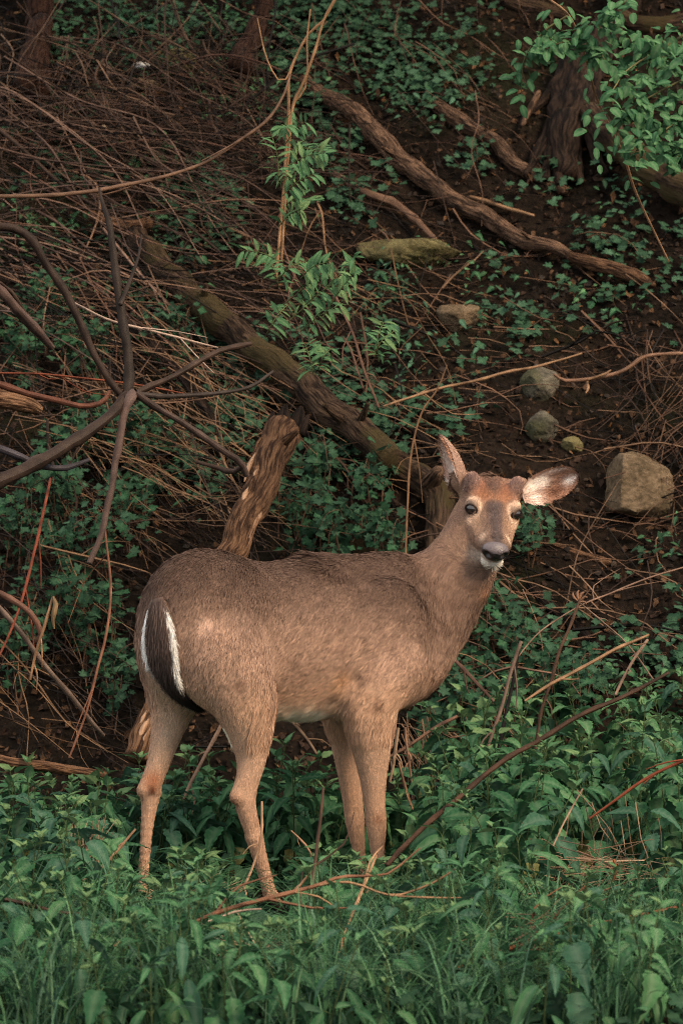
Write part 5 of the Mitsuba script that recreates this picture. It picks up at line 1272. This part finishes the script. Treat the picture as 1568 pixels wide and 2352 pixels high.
def shrubs():
    rng = np.random.default_rng(8)
    where = {'at the left under the forked branch': [(130, 1130, 105), (50, 1230, 95), (205, 1250, 100), (300, 1165, 60), (120, 1370, 110), (225, 1430, 85), (40, 1480, 70), (265, 1545, 55), (150, 1030, 60)],
             'in the brush at the left above the forked branch': [(190, 800, 85), (60, 800, 75), (330, 1000, 60), (235, 985, 60), (400, 760, 60), (110, 690, 60)],
             'in the dark gap above the back of the deer': [(700, 1175, 75), (790, 1215, 65), (885, 1235, 60), (640, 1060, 50), (735, 1075, 55), (840, 1120, 50)],
             'on the slope right of the deer neck': [(1120, 1415, 75), (1190, 1500, 85), (1105, 1545, 75), (1215, 1215, 34), (1040, 1600, 70), (1260, 1590, 80), (1150, 1650, 85), (985, 1690, 55), (1330, 1580, 60)]}
    for place, spots in where.items():
        for px, py, rad in spots:
            g = hit(px, py + rad * 0.8); y = g[1] - 0.08; s = (CAM_D + y) / 8200.0
            key = thing('shrub', ('wide' if rad > 78 else 'small' if rad < 56 else 'bushy') + ' shrub with lobed leaves ' + nearest(BANK, px, py), 'shrub', 'lobed-leaved shrubs ' + nearest(BANK, px, py))
            L = Leaves(key, 64)
            stem = Mesh(); R_ = rad * s
            cc = at(px, py, y)
            for _ in range(int(5 + rad / 14)):
                a = rng.uniform(-1.15, 1.15)
                b = np.array([cc[0] + rng.normal() * R_ * 0.3, y + rng.normal() * 0.06, 0]); b[2] = height(b[0], b[1]) - 0.01
                tip = cc + np.array([math.sin(a) * R_ * rng.uniform(0.5, 1.15), rng.normal() * 0.12 - 0.05, math.cos(a) * R_ * rng.uniform(0.2, 1.1)])
                mid = (b + tip) / 2 + np.array([rng.normal() * 0.03, rng.normal() * 0.03, 0.06 + rng.uniform(0, 0.08)])
                c = spline(np.array([b, mid, tip, tip + (tip - mid) * 0.35 - [0, 0, 0.04]]), 14)
                v, f, uv = tube(c, np.linspace(0.003, 0.001, 14), 4)
                stem.add(v, f, code(pal((0.05, 0.028, 0.018), (0.15, 0.085, 0.055)), rng.random(len(v)) * 0.4 + rng.random() * 0.5))
                for k in range(3, 14):
                    for _ in range(rng.integers(1, 3)):
                        o = rng.normal(size=3) * 0.018
                        d = norm(np.array([rng.normal(), -0.45 + rng.normal() * 0.7, 0.15 + rng.normal() * 0.5]))
                        up = norm(np.array([rng.normal() * 0.4, -0.55, 0.8 + rng.normal() * 0.3]))
                        L.add(LOBED[rng.integers(len(LOBED))], frame(c[k] + o, d, up, rng.uniform(0.020, 0.042)))
            put(key + '__stem', stem.build('twig_mat'))
            L.done()

def sprays():
    rng = np.random.default_rng(19)
    # the sapling: two tan stems side by side that fork towards the top edge, with narrow leaves
    key = thing('sapling', 'slender sapling with paired tan stems and narrow light green leaves', 'sapling')
    lines = [D((1.6, 1.45), (634, 640, 7), (640, 560, 7), (647, 470, 7), (653, 400, 8), (658, 330, 8), (664, 250, 8), (668, 165, 7), (705, 80, 6), (742, 44, 6), (775, -12, 5)),
             D((1.55, 1.4), (646, 600, 6), (652, 500, 7), (657, 430, 7), (664, 330, 7), (674, 238, 7), (700, 185, 7), (724, 112, 7), (744, 42, 6), (772, -10, 5)),
             D((1.5, 1.45), (672, 240, 5), (688, 222, 5), (700, 205, 4), (706, 150, 4), (704, 90, 4), (712, 20, 4)),
             D((1.5, 1.5), (668, 160, 5), (645, 190, 4), (610, 130, 4), (590, 40, 3))]
    for l in lines:
        c, r = deep(l); _seed[0] += 1
        v, f, col = twig_mesh(c, r, (0.36, 0.20, 0.105), _seed[0], 6)
        part(key, 'stem', mikit.ply((v, f), 'twig_mat', smooth=True, uv=col))
    L = Leaves(key, 300)
    shoots = [(640, 420, 620, 300), (655, 330, 700, 280), (650, 350, 735, 345), (660, 380, 745, 350), (648, 450, 720, 400), (650, 470, 712, 460), (640, 520, 690, 480), (642, 600, 560, 575), (640, 640, 700, 600), (650, 700, 720, 640), (660, 740, 800, 610),
              (690, 760, 780, 700), (640, 660, 610, 590), (700, 700, 790, 650), (720, 860, 700, 790), (730, 850, 760, 800), (870, 830, 880, 740), (860, 820, 905, 760), (650, 300, 660, 290), (800, 640, 812, 590), (690, 640, 760, 600), (670, 420, 640, 395), (610, 770, 660, 700), (740, 730, 815, 625)]
    for x0, y0, x1, y1 in shoots:
        y = 1.35 + rng.normal() * 0.15
        c = spline(np.array([at(x0, y0, y), at((x0 + x1) / 2 + rng.normal() * 6, (y0 + y1) / 2 - 8, y - 0.03), at(x1, y1, y - 0.05 + rng.normal() * 0.05)]), 9)
        v, f, uv = tube(c, np.linspace(0.002, 0.001, 9), 4)
        part(key, 'shoot', mikit.ply((v, f), 'twig_mat', smooth=True, uv=code(pal((0.08, 0.10, 0.04), (0.13, 0.15, 0.06)), rng.random(len(v)))))
        for k in range(1, 9):
            for sg in (-1, 1):
                d = norm(c[min(k + 1, 8)] - c[k - 1]); sd = norm(np.cross(d, [0, -1.0, 0.3]))
                dd = norm(d * 0.6 + sd * sg + rng.normal(size=3) * 0.3 + np.array([0, -0.3, -0.15]))
                L.add(LANCE[rng.integers(len(LANCE))], frame(c[k], dd, norm(np.array([0, -0.5, 0.9]) + rng.normal(size=3) * 0.3), rng.uniform(0.034, 0.062)))
    L.done()
    # the leafy branch that hangs in from the top right corner
    key = thing('leafy_branch', 'branch hanging in from the top right corner, thick with bright oval green leaves', 'branch')
    stems = [D((1.1, 1.6), (1250, -10, 6), (1304, 35, 6), (1329, 85, 6), (1349, 150, 6), (1369, 220, 6), (1399, 285, 6), (1434, 360, 6), (1454, 425, 6), (1484, 495, 5), (1535, 600, 4)),
             D((1.2, 1.1), (1394, 45, 6), (1449, 85, 6), (1499, 120, 5), (1580, 150, 5)), D((1.2, 1.0), (1600, 60, 6), (1520, 110, 5), (1440, 160, 4), (1405, 210, 3)), D((1.1, 1.0), (1620, 160, 6), (1530, 200, 5), (1450, 250, 4), (1400, 300, 3)),
             D((1.1, 1.0), (1620, 250, 6), (1550, 280, 5), (1490, 330, 4), (1450, 350, 3)), D((1.1, 1.15), (1304, 35, 5), (1250, 70, 4), (1205, 130, 3), (1196, 215, 2)), D((1.1, 1.1), (1329, 85, 4), (1280, 100, 4), (1225, 110, 3)), D((1.1, 1.05), (1349, 60, 4), (1400, 30, 4), (1440, 0, 3)), D((1.1, 1.0), (1620, 330, 5), (1570, 350, 4), (1540, 370, 3)), D((1.15, 1.1), (1340, 90, 4), (1370, 110, 3), (1390, 140, 3))]
    L = Leaves(key, 300)
    for i, l in enumerate(stems):
        c, r = deep(l); _seed[0] += 1
        v, f, col = twig_mesh(c, r, (0.30, 0.17, 0.095) if i < 1 else (0.14, 0.13, 0.06), _seed[0], 6)
        part(key, 'stem', mikit.ply((v, f), 'twig_mat', smooth=True, uv=col))
        s = spline(c, 26)
        for k in range(1, 26):
            if i == 0 and (k > 9 or rng.random() < 0.5):
                continue
            m = {0: 1, 1: 3, 2: 5, 3: 6, 4: 6, 5: 2, 6: 2, 7: 2, 8: 4, 9: 2}[i]
            for _ in range(m):
                o = rng.normal(size=3) * np.array([0.05, 0.06, 0.045]) * (1.0 if i in (2, 3, 4) else 0.45)
                d = norm(np.array([rng.normal() * 0.8, -0.5 + rng.normal() * 0.4, -0.35 + rng.normal() * 0.45]))
                L.add(OVAL[rng.integers(len(OVAL))], frame(s[k] + o, d, norm(np.array([rng.normal() * 0.3, -0.6, 0.8])), rng.uniform(0.030, 0.052)))
    L.done()

def blades():
    rng = np.random.default_rng(23)
    # grass in front
    m = Mesh(); n = 3400
    tufts = np.stack([rng.uniform(-1.0, 1.0, 150), rng.uniform(-2.75, -1.25, 150)], 1)
    for i in range(n):
        y = rng.uniform(-2.7, -1.1) if i < 2600 else rng.uniform(-1.1, 0.9)
        half = 0.99 * (10 + y) / 10; x = rng.uniform(-half, half) if i < 2600 else rng.uniform(-half, half * 0.3)
        if i < 2300:
            x, y = tufts[i % 150] * [half / 1.0, 1] + rng.normal(size=2) * 0.035
        z = float(0)
        h = rng.uniform(0.14, 0.36) * (1.0 if y < -1.1 else 0.8)
        a = rng.uniform(0, 2 * np.pi); d = np.array([math.cos(a), math.sin(a), 0]); sd = np.array([-d[1], d[0], 0.0])
        bend = rng.uniform(0.2, 1.1); w = rng.uniform(0.003, 0.0075)
        t = np.linspace(0, 1, 5)[:, None]
        c = np.array([x, y, 0]) + d * (h * bend * t ** 2) + np.array([0, 0, 1.0]) * h * (t - 0.45 * bend * t ** 2.2)
        px, _ = proj(c[2]); lim = top_limit(px) + (30 if y < 0.3 else -200)
        hm = CAM_H - (lim - 1176) * (10 + y) / 8200.0
        c[:, 2] *= min(1.0, max(0.25, hm / max(c[:, 2].max(), 1e-3))) if y < 0.3 else 1.0
        ww = w * np.array([0.6, 1, 0.9, 0.6, 0.05])[:, None] / 2
        v = np.stack([c - sd * ww, c + [0, 0, -0.0012] , c + sd * ww], 1).reshape(-1, 3)
        f = []
        for k in range(4):
            for j in (0, 1):
                q = k * 3 + j
                f += [(q, q + 1, q + 4), (q, q + 4, q + 3)]
        g = ['light', 'mid', 'blue', 'mid'][rng.integers(4)]
        m.add(v, f, tinted(np.full(len(v), rng.random()), g, rng.integers(2, 10)))
    V = np.vstack(m.v); V[:, 2] += height(V[:, 0], V[:, 1]) * 0 + np.repeat(height(V[::15, 0], V[::15, 1]), 15)
    m.v = [V]
    put('grass', m.build('leaf_mat'))
    labels['grass'] = {'label': 'long soft green grass blades between the nettles in front', 'category': 'grass', 'kind': 'stuff'}
    # low green undergrowth that closes the ground between the taller plants
    m = Mesh(); n = 7500
    X = rng.uniform(-1.15, 1.15, n); Y = rng.uniform(-2.8, 1.9, n)
    Zg = height(X, Y)
    for x, y, z in zip(X, Y, Zg):
        if y > 1.0 and (x < 0.3 or rng.random() < 0.4):
            continue
        qx, _ = proj(np.array([x, y, z])); bare = (585 < qx < 675 and -1.9 < y < -0.22) or (296 < qx < 362 and -1.3 < y < -0.05)
        if bare and rng.random() < 0.7:
            continue
        v, f, c, _ = (LOWLEAF if rng.random() < 0.5 else LOBED)[rng.integers(9)]
        a = rng.uniform(0, 2 * np.pi)
        M = frame(np.array([x, y, z + rng.uniform(0.005, 0.015 if bare else 0.10 if y < 0.9 else 0.05)]), np.array([math.cos(a), math.sin(a), rng.normal() * 0.3]), norm(np.array([rng.normal() * 0.4, -0.3 + rng.normal() * 0.3, 1.0])), rng.uniform(0.025, 0.055))
        m.add(v @ M[:3, :3].T + M[:3, 3], f, c + [rng.integers(-4, 2), 0])
    put('undergrowth', m.build('leaf_mat'))
    labels['undergrowth'] = {'label': 'low green leaves that close the ground under the nettles', 'category': 'undergrowth', 'kind': 'stuff'}
    # small leaves on the bank, in patches
    m = Mesh(); made = 0
    patches = [(820, 70, 130, 60), (900, 150, 130, 80), (760, 40, 90, 50), (1000, 180, 90, 70), (930, 260, 60, 40), (1060, 370, 60, 50), (1290, 430, 60, 60), (1400, 480, 90, 50), (1480, 560, 90, 80), (1540, 640, 60, 80), (1350, 560, 60, 30), (1100, 620, 60, 50), (1130, 760, 60, 60), (1200, 700, 90, 60), (1340, 690, 110, 60), (1480, 720, 80, 50), (1180, 800, 60, 40),
               (300, 80, 120, 60), (420, 60, 100, 60), (180, 60, 60, 60), (540, 90, 60, 60), (640, 100, 60, 60), (700, 250, 60, 80), (740, 350, 50, 60), (790, 500, 50, 40), (890, 700, 60, 60), (930, 830, 60, 60), (1000, 960, 60, 60), (860, 1000, 50, 60), (760, 900, 50, 60), (610, 860, 50, 50), (540, 960, 50, 60), (480, 850, 60, 50), (430, 430, 40, 30), (440, 460, 40, 30), (230, 560, 60, 40), (1060, 990, 40, 30), (1530, 1290, 30, 40), (1300, 1530, 70, 40), (1400, 1550, 90, 60), (1500, 1600, 90, 70), (1560, 1480, 50, 60), (350, 620, 60, 60), (120, 760, 70, 40), (40, 720, 60, 60), (520, 1040, 50, 50), (430, 1100, 60, 60), (340, 1090, 60, 60), (800, 1050, 60, 60)]
    patches += [(250, 130, 150, 60), (100, 300, 80, 60), (330, 420, 80, 50), (180, 420, 60, 40), (520, 420, 60, 60), (60, 560, 60, 60), (330, 700, 80, 60), (180, 760, 80, 60), (480, 560, 60, 40), (560, 230, 80, 60)]
    tot = sum(a * b for _, _, a, b in patches)
    for px, py, a, b in patches:
        kindp = rng.random()
        for _ in range(int(900 * (a * b / (tot / len(patches))) ** 0.7 * (0.09 if py > 1100 else 0.15 if px < 950 or py < 200 else 0.05))):
            qx, qy = px + rng.normal() * a * 0.75, py + rng.normal() * b * 0.75
            k = rng.integers(3, 8)
            g = hit(qx, qy) if made % 6 == 0 else g + np.array([rng.normal() * 0.035, rng.normal() * 0.03, 0])
            made += 1
            p = np.array([g[0], g[1], float(height(g[0], g[1]))]) + np.array([0, -0.02, rng.uniform(0.005, 0.09)])
            v, f, c, _ = (LOBED if kindp < 0.5 else TINY if kindp < 0.8 else LOWLEAF)[rng.integers(8)]
            ang = rng.uniform(0, 2 * np.pi)
            M = frame(p, np.array([math.cos(ang), math.sin(ang) * 0.6, math.sin(ang) * 0.4 + rng.normal() * 0.2]), norm(np.array([rng.normal() * 0.5, -0.6, 0.8])), rng.uniform(0.018, 0.050))
            m.add(v @ M[:3, :3].T + M[:3, 3], f, c + [rng.integers(-3, 4), 0])
    put('ground_cover', m.build('leaf_mat'))
    labels['ground_cover'] = {'label': 'patches of small creeping green leaves spread over the bank', 'category': 'ground cover', 'kind': 'stuff'}
    # dead leaves, chips and crumbs of soil on the bank
    m = Mesh(); n = 13000
    PX, PY = rng.uniform(-20, 1590, n), rng.uniform(-10, 1640, n)
    ys = np.interp(PY, [0, 600, 1100, 1430, 1640], [5.9, 4.2, 2.9, 2.2, 1.6])
    for i in range(n):
        y = ys[i] + rng.normal() * 0.15; x = (PX[i] - 784) * (10 + y) / 8200
        k = rng.random()
        p = np.array([x, y, 0.0])
        a = rng.uniform(0, 2 * np.pi)
        if k < 0.74:
            v, f, _ = LITTER[rng.integers(len(LITTER))]
            M = frame(p, np.array([math.cos(a), 0.8 * math.sin(a), 0.6 * math.sin(a)]), norm(np.array([rng.normal() * 0.4, -0.62, 0.78]) + rng.normal(size=3) * 0.3), rng.uniform(0.014, 0.045))
            col = 0.7 * np.array([(0.10, 0.055, 0.032), (0.055, 0.032, 0.022), (0.16, 0.085, 0.045), (0.045, 0.035, 0.030), (0.24, 0.12, 0.055)][rng.choice(5, p=[.28, .38, .12, .18, .04])])
            m.add(v @ M[:3, :3].T + M[:3, 3], f, code(pal(col * 0.5, col * 1.2), rng.random(len(v)), rng.integers(1, 8)))
        else:
            v = CRUMB[0] * rng.uniform(0.003, 0.011) * rng.uniform(0.6, 1.5, 3) + p
            col = np.array([(0.022, 0.015, 0.011), (0.055, 0.038, 0.028), (0.014, 0.010, 0.008)][rng.choice(3, p=[.5, .15, .35])])
            m.add(v, CRUMB[1], code(pal(col * 0.6, col * 1.2), rng.random(len(v)), rng.integers(2, 8)))
        ANCH.append((len(v), x, y))
    V = np.vstack(m.v); cnt = np.array([a for a, _, _ in ANCH]); ax = np.array([b for _, b, _ in ANCH]); ay = np.array([c for _, _, c in ANCH])
    V[:, 2] += np.repeat(height(ax, ay) + rng.uniform(0.0, 0.02, len(ax)), cnt)
    m.v = [V]
    put('leaf_litter', m.build('litter_mat', smooth=False))
    labels['leaf_litter'] = {'label': 'brown dead leaves, bark chips and crumbs of soil strewn over the bank', 'category': 'leaf litter', 'kind': 'stuff'}
    # straw
    m = Mesh()
    for px, py, n, sx, sy, ang in ((1390, 1990, 40, 150, 30, 5), (1330, 2040, 26, 110, 60, -45), (1280, 2080, 24, 90, 60, -55), (1440, 1930, 16, 90, 50, 70), (180, 1975, 34, 40, 50, -65), (165, 2040, 26, 40, 30, 10), (960, 1740, 40, 50, 50, 70), (1500, 1760, 50, 50, 40, 30), (1250, 2160, 40, 120, 40, -25), (590, 2180, 30, 60, 20, -5), (420, 2080, 30, 60, 30, -30), (1120, 1720, 50, 60, 30, 60)):
        for _ in range(n):
            qx, qy = px + rng.normal() * sx * 0.6, py + rng.normal() * sy * 0.6
            y = hit(qx, qy)[1]; y = rng.uniform(-0.8, -0.35) - (1.2 if py > 2120 else 0) if py > 1900 else y - rng.uniform(0.1, 0.5)
            c0 = at(qx, qy, y); a = math.radians(rng.normal(ang, 16)); Ls = rng.uniform(0.06, 0.22)
            d = np.array([math.cos(a), rng.normal() * 0.3, -math.sin(a)]) * Ls
            c = np.array([c0 - d / 2, c0 + rng.normal(size=3) * 0.008, c0 + d / 2])
            v, f, uv = tube(c, [0.0013, 0.0014, 0.0008], 4, cap=False)
            col = np.array([(0.30, 0.19, 0.12), (0.22, 0.125, 0.075), (0.38, 0.25, 0.16), (0.13, 0.08, 0.055)][rng.integers(4)])
            m.add(v, f, code(pal(col * 0.7, col * 1.2), rng.random(len(v)), rng.integers(2, 7)))
    put('straw', m.build('twig_mat'))
    labels['straw'] = {'label': 'dry tan stalks and straw lying in bundles among the nettles', 'category': 'straw', 'kind': 'stuff'}

def litter_set():
    out = []
    rng = np.random.default_rng(4)
    for k in range(6):
        v, f, t = leaf_mesh('oval', rows=2, width=0.55, fold=0.5 * rng.normal(), droop=rng.normal() * 0.9, quilt=0.03, seed=k, twist=rng.normal() * 0.6)
        out.append((v, f, t))
    return out
LITTER, ANCH = litter_set(), []
CRUMB = ball(4, 5)
nettles(); shrubs(); sprays(); blades()
